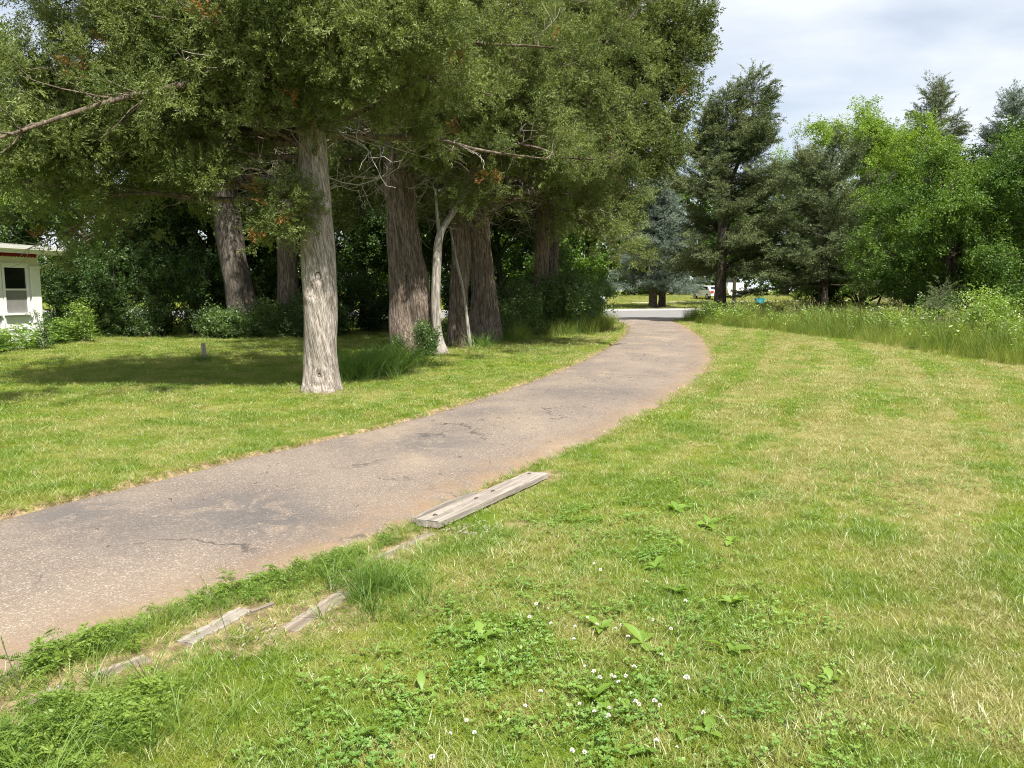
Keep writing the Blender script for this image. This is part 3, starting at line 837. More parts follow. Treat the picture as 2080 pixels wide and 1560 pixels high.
# meadow of tall grass
n = 26000
X = R.uniform(6, 40, n); Y = R.uniform(9, 43, n)
k_ = in_poly(X, Y, MEADOW_POLY); X, Y = X[k_], Y[k_]
de = seg_dist(X, Y, ME)
k_ = (R.uniform(size=len(X)) < np.where(de < 5, 1.0, 0.42)); X, Y, de = X[k_], Y[k_], de[k_]
hs = np.clip(0.35 + de / 1.6, 0.35, 1.0) * (0.82 + 0.25 * wav(X * 0.9, Y * 0.8))
tag(scatter('meadow_grass', 'tall', np.c_[X, Y, ground_z(X, Y)], upright(len(X), .12), 1.12 * hs * R.uniform(.7, 1.25, len(X))), 'tall uncut grass below the trees beyond the lawn', 'grass', kind='stuff')
k_ = (R.uniform(size=len(X)) < 0.16) & (de > 0.8)
tag(scatter('meadow_seed_heads', 'seed', np.c_[X[k_], Y[k_], ground_z(X[k_], Y[k_])], upright(k_.sum(), .1), R.uniform(.8, 1.2, k_.sum())), 'pale seed heads standing above the tall grass', 'grass', kind='stuff')
k_ = (R.uniform(size=len(X)) < np.clip((wav(X * .7 + 4, Y * .6) + 0.25) * 1.0, 0.12, .8)) & (de > 0.3)
Pm = np.c_[X[k_], Y[k_], ground_z(X[k_], Y[k_]) + R.uniform(.1, .75, k_.sum())]
Dm = np.c_[R.normal(0, .5, len(Pm)), R.normal(0, .5, len(Pm)), R.uniform(.4, 1, len(Pm))]
tag(scatter('meadow_weeds', 'mleaf', Pm, aim(Dm), R.uniform(.7, 1.5, len(Pm))), 'leafy weeds mixed into the tall grass', 'weeds', kind='stuff')
# ------------------------------------------------------------------ trees
def trunk_mesh(path, radii, seg=40, rings=60, flare=0.35, flare_h=0.4, lobes=5, flute=0.07, ridge=0.02, twist=0.2, seed=1, knots=(), lump=0.02):
    rg = np.random.default_rng(seed)
    path = np.array(path, float)
    C = catmull(path, 12); zt = np.linspace(0, 1, len(C)); tt = np.linspace(0, 1, rings) ** 1.25
    Cx = np.c_[np.interp(tt, zt, C[:, 0]), np.interp(tt, zt, C[:, 1]), np.interp(tt, zt, C[:, 2])]
    rr = np.interp(tt, np.linspace(0, 1, len(radii)), radii)
    th = np.linspace(0, 2 * PI, seg, endpoint=False)
    Z = Cx[:, 2:3]; T = th[None, :] + twist * Z
    ph = rg.uniform(0, 6.28, 12)
    lob = 0.5 + 0.5 * np.cos(lobes * th[None, :] + ph[0] + 0.6 * np.sin(2 * th + ph[1])[None, :])
    f = 1 + flare * np.exp(-Z / flare_h) * (0.45 + 0.75 * lob)
    f = f + flute * (np.sin(3 * T + ph[2] + 0.5 * np.sin(Z * 1.3)) + 0.7 * np.sin(5 * T + ph[3] + Z * 0.6) + 0.5 * np.sin(8 * T + ph[4] - Z * 0.4))
    rd = 0
    for q, fr in enumerate((13, 19, 27, 38)):
        rd = rd + np.abs(np.sin(fr * T / 2 + ph[5 + q] + 0.9 * np.sin(Z * (1.1 + q * 0.5) + ph[6 + q] + 2 * np.sin(T * 2 + q)))) / (1 + 0.35 * q)
    f = f + ridge * (rd - 1.5)
    f = f + 0.03 * np.sin(Z * 2.1 + ph[9] + np.sin(T + ph[10]))
    f = f + lump * (np.sin(T + 1.3 * Z + ph[1]) + np.sin(2 * T - 2.1 * Z + ph[3]) + 0.8 * np.sin(3 * T + 3.4 * Z + ph[7]) + 0.6 * np.sin(2 * T + 5.3 * Z + ph[8]))
    for (ka, kz, ks, kh) in knots:
        da = (th[None, :] - ka + PI) % (2 * PI) - PI
        e = (da * rr[:, None] / ks) ** 2 + ((Z - kz) / (ks * 1.5)) ** 2
        f = f + kh * (np.exp(-(np.sqrt(e) - 1) ** 2 * 5) - 1.3 * np.exp(-e * 2.2))
    Rr = rr[:, None] * f
    V = np.stack([Cx[:, 0:1] + Rr * np.cos(th), Cx[:, 1:2] + Rr * np.sin(th), np.repeat(Z, seg, 1)], -1)
    V[0, :, 2] -= 0.12
    i = (np.arange(rings - 1) * seg)[:, None]; b_ = np.arange(seg); nx_ = (b_ + 1) % seg
    F = np.stack([i + b_, i + nx_, i + nx_ + seg, i + b_ + seg], -1).reshape(-1, 4)
    return V.reshape(-1, 3), F

def grow(rg, p, d, L, n, wander=0.12, lift=0.0):
    P = [np.array(p, float)]; d = np.array(d, float); d /= np.linalg.norm(d)
    for k in range(n):
        d = d + rg.normal(0, wander, 3) + np.array([0, 0, lift])
        d /= np.linalg.norm(d)
        P.append(P[-1] + d * L / n)
    return np.array(P)

def at_t(P, t):
    s = t * (len(P) - 1); i = min(int(s), len(P) - 2); f = s - i
    return P[i] * (1 - f) + P[i + 1] * f, P[i + 1] - P[i]

def clump(P, k=1.1, seed=0.0):
    x, y, z = P[:, 0] * k + seed, P[:, 1] * k + 1.7 * seed, P[:, 2] * k * 1.5
    return (np.sin(1.9 * x + 1.1 * z) + np.sin(2.3 * y - 1.4 * z + 1) + np.sin(2.7 * z + 1.2 * x - y)) / 3

def path_at(path, z):
    path = np.array(path, float)
    return np.array([np.interp(z, path[:, 2], path[:, 0]), np.interp(z, path[:, 2], path[:, 1]), z])

def cedar(x, y, label, path, radii, H, zlow, spreadR, seed, bark, keep=None, blobs=(), ndead=46, key='cedar', limbs=34, sprays=3, size=1.15, trunk_kw={}, bias=None, azl=None, extra=(), gap=0.64):
    """an old red cedar: stout trunk, long wandering limbs, dead inner twigs, clumps of scale-leaf sprays"""
    rg = np.random.default_rng(seed)
    root = empty('cedar_tree', (x, y, gz(x, y)), label, 'tree', 'old cedars in a row beside the driveway')
    V, F = trunk_mesh(path, radii, seed=seed, **trunk_kw)
    mobj('trunk', V, F, bark, root, smooth=True)
    L1 = []; twigs = []; dead = []; FP = []; FD = []; blobF = []; blobD = []
    spec = []
    for i in range(limbs):
        u = (i + rg.uniform(0, 1)) / limbs
        z = zlow + (H * 0.93 - zlow) * u ** 1.15
        az = i * 2.399 + rg.normal(0, 0.35)
        prof = (1 - u) ** 0.55 * (0.72 + 0.28 * math.sin(min(1, u * 4) * PI / 2))
        L = spreadR * prof * rg.uniform(0.72, 1.12) + 0.5
        if bias is not None: L *= 1 + bias[1] * max(-0.55, math.cos(az - bias[0]))
        spec.append((z, az, L, rg.uniform(-0.05, 0.35) + 0.35 * u, rg.uniform(-0.04, 0.05)))
    for e in extra: spec.append(e)
    for (z, az, L, el, lift) in spec:
        if keep: L = keep(z, az, L)
        p0 = path_at(path, min(z, path[-1][2] - 0.02))
        u = (z - zlow) / (H - zlow)
        d = (math.cos(az), math.sin(az), el)
        n = max(6, int(L * 2.4))
        P = grow(rg, p0, d, L, n, 0.10, lift)
        r0 = 0.022 + 0.011 * L
        L1.append((P, np.linspace(r0, 0.010, len(P))))
        m = int(L * 4.2)
        for k in range(m):
            t_ = rg.uniform(0.16, 1.0)
            q, tn = at_t(P, t_)
            tn = tn / (np.linalg.norm(tn) + 1e-9)
            sd_ = np.cross(tn, (0, 0, 1)); sd_ /= np.linalg.norm(sd_) + 1e-9
            s = rg.choice((-1, 1))
            dd = tn * rg.uniform(0.3, 1.0) + sd_ * s * rg.uniform(0.4, 1.1) + np.array([0, 0, rg.uniform(-0.45, 0.6)])
            Ls = (0.35 + 0.26 * L * (1 - 0.55 * t_)) * rg.uniform(0.6, 1.15)
            Q = grow(rg, q, dd, Ls, 5, 0.20, 0.02)
            isdead = (t_ < 0.42 and rg.uniform() < 0.75) or rg.uniform() < 0.10
            (dead if isdead else twigs).append((Q, np.linspace(0.012 if isdead else 0.016, 0.004, 6)))
            nt = 5 if isdead else 5
            for j in range(nt):
                tj = rg.uniform(0.3, 1.0)
                a, tn2 = at_t(Q, tj)
                tn2 = tn2 / (np.linalg.norm(tn2) + 1e-9)
                d3 = tn2 * 0.8 + rg.normal(0, 0.55, 3) + np.array([0, 0, 0.1])
                W_ = grow(rg, a, d3, rg.uniform(0.18, 0.5), 3, 0.25, 0.03)
                if isdead:
                    dead.append((W_, np.array([0.006, 0.005, 0.004, 0.003])))
                else:
                    if rg.uniform() < 0.4: twigs.append((W_, np.array([0.007, 0.006, 0.005, 0.003])))
                    for c in range(sprays):
                        b_, tn3 = at_t(W_, rg.uniform(0.15, 1.0))
                        FP.append(b_ + rg.normal(0, 0.05, 3))
                        FD.append(tn3 / (np.linalg.norm(tn3) + 1e-9) + rg.normal(0, 0.45, 3) + np.array([0, 0, 0.18]))
    for e in range(ndead):
        z = zlow + rg.uniform(-0.9, 3.0); az = rg.uniform(0, 2 * PI)
        Q = grow(rg, path_at(path, z), (math.cos(az), math.sin(az), rg.uniform(-.35, .5)), rg.uniform(.7, 2.2), 7, .22, rg.uniform(-.06, .05))
        dead.append((Q, np.linspace(.017, .005, 8)))
        for j in range(7):
            a, tn2 = at_t(Q, rg.uniform(.25, 1)); tn2 = tn2 / (np.linalg.norm(tn2) + 1e-9)
            W_ = grow(rg, a, tn2 * .5 + rg.normal(0, .7, 3), rg.uniform(.25, .8), 5, .32, rg.uniform(-.05, .08))
            dead.append((W_, np.linspace(.008, .003, 6)))
    for (bx_, by_, bd_, br_, bn_) in blobs:
        c = np.array(view_point(bx_, by_, bd_)) - np.array([x, y, 0.0])
        p0 = path_at(path, max(zlow * .8, min(c[2] - 0.15 - 0.1 * np.hypot(c[0], c[1]), path[-1][2] - .5)))
        T_ = np.linspace(0, 1, 8)[:, None]
        P = p0 * (1 - T_) + c * T_ + rg.normal(0, .04, (8, 3)) * np.sin(T_ * PI) + np.array([0, 0, -.18]) * np.sin(T_ * PI)
        L1.append((P, np.linspace(.05, .012, 8)))
        q = rg.normal(0, 1, (bn_, 3)); q /= np.linalg.norm(q, axis=1)[:, None]
        rad = br_ * rg.uniform(.25, 1, bn_)[:, None] ** .6
        sub_ = c + q[rg.integers(0, bn_, bn_)] * 0 + q * rad * np.array([1.1, 1.0, .62])
        blobF.append(sub_); blobD.append(q * .8 + rg.normal(0, .3, (bn_, 3)) + np.array([0, 0, .35]))
        for e in range(bn_ // 12):
            Q = grow(rg, c + rg.normal(0, .05, 3), q[e], br_ * 1.05, 4, .2, .02); twigs.append((Q, np.linspace(.010, .004, 5)))
    for P, r in L1:
        V, F = tubes([(P, r)], 7)
        mobj('limb', V, F, M['limb'], root, smooth=True)
    V, F = tubes(twigs, 3); tag(mobj('twigs', V, F, M['limb'], root), kind='stuff')
    if dead:
        V, F = tubes(dead, 3); tag(mobj('dead_twigs', V, F, M['dead'], root), kind='stuff')
    FP = np.array(FP); FD = np.array(FD)
    k_ = clump(FP, 1.45, seed) + rg.normal(0, .12, len(FP)) > -0.75 + gap
    FP, FD = FP[k_], FD[k_]
    if blobF: FP = np.vstack([FP] + blobF); FD = np.vstack([FD] + blobD)
    tag(scatter('crown', key, FP, aim(FD, 1.5), size * rg.uniform(0.7, 1.3, len(FP)), root), kind='stuff')
    return root, len(FP)

def conifer(x, y, H, Rm, label, seed, key, zlow=1.2, tr=0.22, bark='bark_dark', size=1.0, group=None, leaders=(), dens=1.0, name='spruce_tree', lean=(0, 0), power=0.85, droop=-0.05, bias=0.0):
    rg = np.random.default_rng(seed)
    root = empty(name, (x, y, gz(x, y)), label, 'tree', group)
    path = [(0, 0, 0), (lean[0]*.3, lean[1]*.3, H*.3), (lean[0]*.7, lean[1]*.7, H*.7), (lean[0], lean[1], H)]
    V, F = trunk_mesh(path, [tr, tr*.85, tr*.5, 0.012], seg=16, rings=40, flare=0.3, ridge=0.02, seed=seed)
    mobj('trunk', V, F, M[bark], root, smooth=True)
    br = []; FP = []; FD = []
    axes = [(path, zlow, H, Rm, 1.0)]
    for (lx, ly, lz, lh, lr) in leaders:
        p = [(0, 0, lz), (lx*.6, ly*.6, lz + (lh-lz)*.35), (lx, ly, lz + (lh-lz)*.6), (lx, ly, lh)]
        V, F = tubes([(catmull(p, 4), np.linspace(tr*.4, .012, 13))], 7); mobj('trunk', V, F, M[bark], root, smooth=True)
        axes.append((p, lz + (lh-lz)*.35, lh, lr, 0.9))
    for (pth, z0, z1, RR, ds) in axes:
        nw = int((z1 - z0) / 0.34)
        for wz in range(nw):
            u = wz / nw
            z = z0 + (z1 - z0) * u
            nb = int(rg.integers(5, 8))
            for b_ in range(nb):
                az = rg.uniform(0, 2 * PI)
                L = RR * (1 - u) ** power * rg.uniform(0.65, 1.15) + 0.22
                L *= (0.85 + 0.25 * math.sin(az * 2 + z * 1.3 + seed)) * (1 + bias * (1 - u) * math.cos(az))
                p0 = path_at(pth, z + rg.uniform(-.15, .15))
                el = droop + 0.75 * u + rg.normal(0, 0.12)
                P = grow(rg, p0, (math.cos(az), math.sin(az), el), L, 5, 0.06, 0.03 if u < 0.6 else 0.05)
                br.append((P, np.linspace(0.012 + 0.010 * L, 0.006, 6)))
                ns = max(2, int(L * 6.5 * dens * ds))
                for s in range(ns):
                    t_ = 1 - rg.uniform(0, 0.86) ** 1.3
                    q, tn = at_t(P, t_); tn = tn / (np.linalg.norm(tn) + 1e-9)
                    sd_ = np.array([-tn[1], tn[0], 0])
                    FP.append(q + rg.normal(0, 0.07, 3) + sd_ * rg.uniform(-.25, .25) * (1.1 - t_) * L * .5)
                    FD.append(tn * 0.8 + sd_ * rg.normal(0, 0.6) + np.array([0, 0, rg.normal(-0.05, 0.18)]))
    V, F = tubes(br, 4); tag(mobj('branches', V, F, M[bark], root), kind='stuff')
    FP = np.array(FP); FD = np.array(FD)
    for (pth, z0, z1, RR, ds) in axes:
        for q in range(10):
            FP = np.vstack([FP, np.array(path_at(pth, z1 - .1 * q)) + rg.normal(0, .03, 3)]); FD = np.vstack([FD, np.array([rg.normal(0, .3), rg.normal(0, .3), 1.0])])
    tag(scatter('crown', key, FP, aim(FD, 0.5), size * rg.uniform(0.65, 1.25, len(FP)), root), kind='stuff')
    return root, len(FP)

def broadleaf(x, y, H, Rm, label, seed, key, zlow, n=2600, tr=0.16, bark='bark_dark', size=1.0, group=None, name='leafy_tree', lean=(0, 0), limbs=22, sub=8, stems=1):
    rg = np.random.default_rng(seed)
    root = empty(name, (x, y, gz(x, y)), label, 'tree', group)
    L1 = []; tw = []; FP = []; FD = []
    for st_ in range(stems):
        ox, oy = (0, 0) if stems == 1 else rg.normal(0, 0.25, 2)
        path = [(ox, oy, 0), (ox + lean[0]*.3 + rg.normal(0, .08), oy + lean[1]*.3 + rg.normal(0, .08), H*.25), (ox + lean[0]*.7, oy + lean[1]*.7, H*.55), (lean[0], lean[1], H*.85)]
        V, F = trunk_mesh(path, [tr, tr*.8, tr*.5, tr*.12], seg=14, rings=32, flare=0.3, ridge=0.02, seed=seed + st_)
        mobj('trunk', V, F, M[bark], root, smooth=True)
    cz = (zlow + H) / 2; hz = (H - zlow) / 2
    for i in range(limbs):
        az = i * 2.399 + rg.normal(0, .3); u = (i + .5) / limbs
        ce = -0.8 + 1.75 * u; ce = max(-0.95, min(0.98, ce + rg.normal(0, .12)))
        rr = rg.uniform(0.68, 1.08)
        tgt = np.array([lean[0] + Rm * rr * math.sqrt(1 - ce * ce) * math.cos(az), lean[1] + Rm * rr * math.sqrt(1 - ce * ce) * math.sin(az), cz + hz * ce * rg.uniform(.85, 1.05)])
        zs = max(zlow * 0.55, min(H * .75, tgt[2] - Rm * rg.uniform(0.25, 0.7)))
        p0 = path_at(path, zs)
        k = 7; T_ = np.linspace(0, 1, k + 1)[:, None]
        mid = (p0 + tgt) / 2 + np.array([0, 0, 0.12 * Rm])
        P = (1 - T_)**2 * p0 + 2 * T_ * (1 - T_) * mid + T_**2 * tgt + np.r_[np.zeros((1, 3)), rg.normal(0, .05 * Rm * .5, (k, 3))]
        L1.append((P, np.linspace(tr * .38, .012, k + 1)))
        for j in range(sub):
            t_ = rg.uniform(.35, 1.0); q, tn = at_t(P, t_); tn /= np.linalg.norm(tn) + 1e-9
            dd = tn * .6 + rg.normal(0, .6, 3) + np.array([0, 0, .12])
            Q = grow(rg, q, dd, Rm * rg.uniform(.16, .36), 4, .2, 0.0)
            tw.append((Q, np.linspace(.012, .004, 5)))
            for c in range(max(1, n // (limbs * sub))):
                b_, t3 = at_t(Q, rg.uniform(.1, 1.0))
                FP.append(b_ + rg.normal(0, .11 * math.sqrt(Rm / 3), 3))
                FD.append(t3 / (np.linalg.norm(t3) + 1e-9) * .7 + rg.normal(0, .5, 3) + np.array([0, 0, -.15]))
    for P, r in L1:
        V, F = tubes([(P, r)], 5); mobj('limb', V, F, M[bark], root, smooth=True)
    V, F = tubes(tw, 3); tag(mobj('twigs', V, F, M[bark], root), kind='stuff')
    FP = np.array(FP); FD = np.array(FD)
    k_ = FP[:, 2] > 0.15; FP, FD = FP[k_], FD[k_]
    tag(scatter('crown', key, FP, aim(FD, .35), size * rg.uniform(.7, 1.25, len(FP)), root), kind='stuff')
    return root, len(FP)

def shrub(x, y, H, Rm, label, seed, key='bush', n=500, size=1.0, group=None, name='shrub', cat='shrub', squash=1.0, stems=12, bark='bark_dark'):
    rg = np.random.default_rng(seed)
    root = empty(name, (x, y, gz(x, y)), label, cat, group)
    st_ = []; FP = []; FD = []
    for i in range(stems):
        az = rg.uniform(0, 2 * PI); o_ = rg.uniform(.1, 1.0)
        P = grow(rg, (rg.normal(0, .12 * Rm), rg.normal(0, .12 * Rm), -0.03), (o_ * Rm * math.cos(az), o_ * Rm * squash * math.sin(az), H * rg.uniform(.7, 1.05)), H * rg.uniform(.7, 1.1), 6, .10, 0.0)
        st_.append((P, np.linspace(.010 + .006 * H, .004, 7)))
        for c in range(n // stems):
            t_ = 1 - rg.uniform(0, .93) ** 1.2; q, tn = at_t(P, t_)
            FP.append(q + rg.normal(0, .17 * Rm, 3) * np.array([1, 1, .7])); FD.append(rg.normal(0, .7, 3) + np.array([0, 0, .15]))
    V, F = tubes(st_, 4); tag(mobj('stems', V, F, M[bark], root), kind='stuff')
    FP = np.array(FP); FD = np.array(FD); FP[:, 2] = np.abs(FP[:, 2]) + .02
    tag(scatter('foliage', key, FP, aim(FD, .4), size * rg.uniform(.7, 1.25, len(FP)), root), kind='stuff')
    return root

NF = 0
# --- the row of cedars
x0, y0 = -3.03, 12.15
r_, n_ = cedar(x0, y0, 'nearest cedar with pale grey bark and dark knots on its straight trunk',
    [(0,0,0),(0.0,0.0,0.6),(0.0,0.02,1.6),(-0.02,0.05,2.8),(-0.05,0.05,4.2),(-0.08,0.1,7),(-0.05,0.2,10.5),(0,0.2,13.5)],
    [0.262,0.252,0.258,0.262,0.215,0.175,0.10,0.03], 13.8, 3.9, 4.6, 21, M['bark_grey'], gap=.80, limbs=40, sprays=4, size=1.05,
    trunk_kw=dict(seg=110, rings=150, flare=0.28, flare_h=0.22, lobes=7, flute=0.025, ridge=0.012, lump=0.022, twist=0.6, knots=[(-1.85,1.60,.10,.085),(-1.36,1.80,.085,.075),(-1.58,1.50,.06,.05),(-1.40,2.45,.06,.05),(-1.45,0.28,.07,.06)]),
    extra=[(3.95, 2.95, 5.6, 0.10, -0.012), (4.2, 3.25, 5.4, 0.12, -0.015), (4.4, 2.6, 5.2, 0.15, -0.01), (5.0, 3.5, 5.6, 0.2, -0.01), (3.3, 3.5, 1.7, 0.1, -0.06), (5.2, 2.9, 6.0, .12, -.02), (4.6, 3.0, 6.2, .08, -.012), (5.6, 3.3, 6.2, .15, -.02), (4.8, 3.9, 5.0, .12, -.015), (6.4, 3.1, 6.0, .2, -.02), (4.1, 2.75, 5.6, .05, -.008),
           (5.0, -2.2, 2.4, 0.3, -0.02), (5.6, -1.4, 2.4, 0.35, -0.03), (4.7, 0.3, 3.0, 0.25, -0.01), (5.5, -2.7, 3.6, .3, -.02), (4.4, -2.9, 3.4, .2, -.01), (6.6, -2.2, 3.4, .35, -.03), (6.8, -1.2, 3.2, .35, -.03)] + [(4.5 + .36 * q, -2.6 + 2.3 * ((q * .618) % 1), 1.5 + .13 * q, .25, 0.0) for q in range(16)], keep=lambda z, az, L: min(L, 1.2 + 0.45 * max(0, z - 3.6)) if math.cos(az + 1.1) > 0.5 else L,
    blobs=[(660,90,10.9,.5,150),(580,50,10.8,.5,130),(760,80,11,.55,150),(640,175,11.2,.36,80),(705,150,11,.42,100),(540,140,11,.5,120),(470,90,11,.55,130),(575,425,11.6,.27,70),(560,470,11.6,.2,40),(850,60,11.2,.6,130),(880,150,12,.5,110),(800,200,13,.5,110),(300,250,11.5,.55,130),(180,300,11.5,.6,140),(90,280,11.5,.5,110),(230,380,11.7,.45,90),(60,370,11.6,.45,90),(380,330,11.6,.4,70),(400,120,11,.6,120),(300,60,11,.6,120),(640,250,11.45,.18,30),(150,180,11.5,.5,90),(480,220,11.3,.4,80),(40,200,11.6,.5,90)])
NF += n_
for (ka, kz, ks) in [(-1.85,1.60,.055),(-1.36,1.80,.046),(-1.58,1.50,.028),(-1.40,2.45,.026),(-1.45,0.28,.022)]:
    c0 = path_at([(0,0,0),(0,0,0.6),(0.0,0.02,1.6),(-0.02,0.05,2.8),(-0.05,0.05,4.2)], kz)
    ang = np.linspace(0, 2*PI, 14, endpoint=False)
    nrm = np.array([math.cos(ka), math.sin(ka), 0]); tg = np.array([-math.sin(ka), math.cos(ka), 0]); cc = c0 + nrm * 0.252
    V = [cc + tg*ks*math.cos(a) + np.array([0,0,1.5*ks])*math.sin(a) + nrm*0.012 for a in ang] + [cc + tg*ks*.5*math.cos(a) + np.array([0,0,.8*ks])*math.sin(a) - nrm*.012 for a in ang] + [cc - nrm*.02]
    F = [(i, (i+1) % 14, 14+(i+1) % 14, 14+i) for i in range(14)] + [(14+i, 14+(i+1) % 14, 28) for i in range(14)]
    mobj('knot', V, F, M['knot'], r_, smooth=True)
r_, n_ = cedar(-2.62, 19.95, 'massive cedar with fluted shaggy brown trunk second in the row',
    [(0,0,0),(-0.02,0,0.8),(-0.08,0,2.0),(-0.18,0,3.6),(-0.22,0,5.2),(-0.2,0.1,8),(-0.1,.2,11.5),(0,.2,15)],
    [0.56,0.52,0.46,0.36,0.33,0.26,0.14,0.03], 15.5, 4.6, 5.0, 34, M['bark_red'], limbs=36, sprays=3, size=1.25,
    trunk_kw=dict(seg=110, rings=130, flare=0.20, flare_h=0.5, lobes=5, flute=0.075, ridge=0.028, lump=.05, twist=0.12, knots=[(-1.5,1.9,.06,.1),(-1.35,2.6,.06,.1)]),
    extra=[(6.2, -1.2, 3.6, .3, -.03), (5.8, -2.4, 3.8, .3, -.03), (7.2, -1.6, 4.2, .4, -.04)], keep=lambda z, az, L: min(L, 1.4 + 0.6 * max(0, z - 4.4)) if math.cos(az + 1.1) > 0.5 else L,
    blobs=[(830,230,18,.7,130),(870,290,18.4,.5,80),(790,120,17.6,.8,150),(900,190,18,.7,120),(850,30,17.5,.9,170),(930,90,18,.8,150)])
NF += n_
V, F = trunk_mesh([(.42,-.05,0),(.36,-.04,.7),(.24,-.02,1.6),(.08,0,2.7),(-.08,0,3.6)], [.30,.26,.22,.18,.12], seg=60, rings=80, flare=.18, flare_h=.4, lobes=4, flute=.07, ridge=.028, lump=.05, seed=35)
mobj('trunk', V, F, M['bark_red'], r_, smooth=True)
r_, n_ = cedar(-1.55, 22.1, 'brown cedar with a notched foot right of the thin pale stem',
    [(0,0,0),(0.0,0,0.7),(0.05,0,1.6),(0.12,0,3.0),(0.10,0,4.8),(0.1,.1,8),(.1,.2,12),(.1,.2,15)],
    [0.29,0.265,0.27,0.23,0.22,0.20,0.12,0.03], 15.0, 4.0, 5.2, 47, M['bark_red'], limbs=36, sprays=3, size=1.3,
    trunk_kw=dict(seg=90, rings=110, flare=0.18, flare_h=0.35, lobes=5, flute=0.08, ridge=0.030, lump=.06, twist=0.10, knots=[(-1.2,1.05,.09,.12)]), bias=(0.0, 0.25),
    extra=[(4.2, 0.1, 5.0, .05, -.005), (5.0, -0.5, 5.4, .2, -.02), (4.4, .5, 4.4, .15, -.01), (3.9, -2.9, 2.0, .1, -.02)],
    blobs=[(960,230,19.8,.6,110),(1010,140,19.5,.9,170),(1080,220,20,.9,170),(1050,40,19.5,1.0,190),(1120,330,20.5,.8,140),(1000,300,20.3,.6,100),(1150,110,20.5,.9,160)])
NF += n_
r_, n_ = cedar(-0.93, 23.9, 'broad cedar trunk standing close behind the notched one',
    [(0,0,0),(-0.02,0,0.7),(-0.04,0,1.8),(-0.10,0,3.4),(-0.12,0,5.2),(0,.1,8),(.1,.2,12),(.1,.2,14.5)],
    [0.37,0.33,0.30,0.27,0.24,0.2,0.12,0.03], 14.6, 4.2, 5.4, 58, M['bark_red'], limbs=34, sprays=3, size=1.35,
    trunk_kw=dict(seg=80, rings=100, flare=0.25, flare_h=0.45, lobes=4, flute=0.08, ridge=0.030, lump=.05, twist=0.10), bias=(0.2, 0.3), key='cedarb')
NF += n_
V, F = trunk_mesh([(.34,.1,0),(.30,.1,.7),(.24,.1,1.6),(.14,.1,2.8),(.05,.1,4.2)], [.26,.22,.19,.16,.12], seg=50, rings=70, flare=.25, flare_h=.4, lobes=4, flute=.07, ridge=.028, lump=.05, seed=59)
mobj('trunk', V, F, M['bark_red'], r_, smooth=True)
r_, n_ = cedar(1.0, 28.5, 'dark cedar behind the leafy bush with limbs reaching over the driveway',
    [(0,0,0),(0,0,0.7),(0.05,0,1.8),(0.1,0,3.4),(0.1,0,5.2),(0,.1,8),(.1,.2,12),(.1,.2,14.5)],
    [0.34,0.31,0.29,0.26,0.22,0.17,0.10,0.03], 15.2, 4.2, 5.4, 63, M['bark_red'], limbs=40, sprays=3, size=1.5,
    trunk_kw=dict(seg=40, rings=60, flare=0.25, flute=0.06, ridge=0.02), bias=(-0.1, 0.25), key='cedarb',
    extra=[(5.5, 0.0, 6.4, .3, -.01), (7.0, -.3, 6.2, .3, -.02), (9.0, -.1, 5.6, .4, -.02), (8.0, .3, 6.0, .35, -.02)], keep=lambda z, az, L: min(L, 1.2 + 1.15 * max(0, z - 4.0)) if math.cos(az) > 0.2 else L,
    blobs=[(1200,220,26,1.2,220),(1270,130,26.5,1.2,220),(1340,200,27,1.1,200),(1310,50,27,1.2,220),(1370,120,27.5,.9,160),(1290,320,26.5,1.1,190),(1180,350,26,1.1,180),(1380,30,27.5,.9,150),(1400,90,28,.5,70),(1230,430,26.5,.9,140),(1330,290,27.2,.9,140)])
NF += n_
r_, n_ = cedar(1.7, 34.0, 'last cedar of the row, deepest in shade near the street',
    [(0,0,0),(0,0,0.7),(0.05,0,1.8),(0.1,0,3.4),(0.1,0,5.2),(0,.1,8),(.1,.2,12),(.1,.2,14.5)],
    [0.30,0.28,0.26,0.23,0.20,0.15,0.10,0.03], 11.5, 4.4, 2.6, 77, M['bark_red'], limbs=36, sprays=3, size=1.7,
    trunk_kw=dict(seg=30, rings=50, flare=0.25, flute=0.06, ridge=0.02), key='cedarb', bias=(0.0, 0.15))
NF += n_
# thin pale stem with a burl, leaning between the second and third cedar
root = empty('thin_tree', (-1.86, 19.45, gz(-1.86, 19.45)), 'thin pale grey stem with a burl, forking between two big cedars', 'tree')
V, F = trunk_mesh([(0.06,0,0),(-0.02,0,0.45),(-0.06,.02,1.2),(-0.02,.05,2.2),(0.06,.1,2.95),(0.35,.3,3.5),(0.78,.6,4.2)], [.165,.125,.115,.105,.095,.09,.06], seg=36, rings=80, flare=.35, flare_h=.25, lobes=3, flute=.05, ridge=.012, seed=9, knots=[(0.1,.95,.07,.55)])
mobj('trunk', V, F, M['bark_pale'], root, smooth=True)
V, F = tubes([(catmull([(0.05,.1,2.9),(0.0,.1,3.4),(-.05,.15,4.1)], 5), np.linspace(.055,.03,11))], 8); mobj('limb', V, F, M['bark_pale'], root, True)
V, F = tubes([(catmull([(0.72,1.5,.05),(0.55,1.5,1.5),(0.36,1.5,2.4),(0.2,1.5,3.3)], 5), np.linspace(.055,.025,16))], 8); mobj('limb', V, F, M['bark_pale'], root, True)
rg = np.random.default_rng(3)
FP = np.array([0.6,.45,4.0]) + rg.normal(0, 1, (160, 3)) * np.array([.5,.5,.3])
tag(scatter('crown', 'cedar', FP, aim(rg.normal(0, 1, (160, 3)), 1.0), rg.uniform(.7, 1.2, 160), root), kind='stuff')

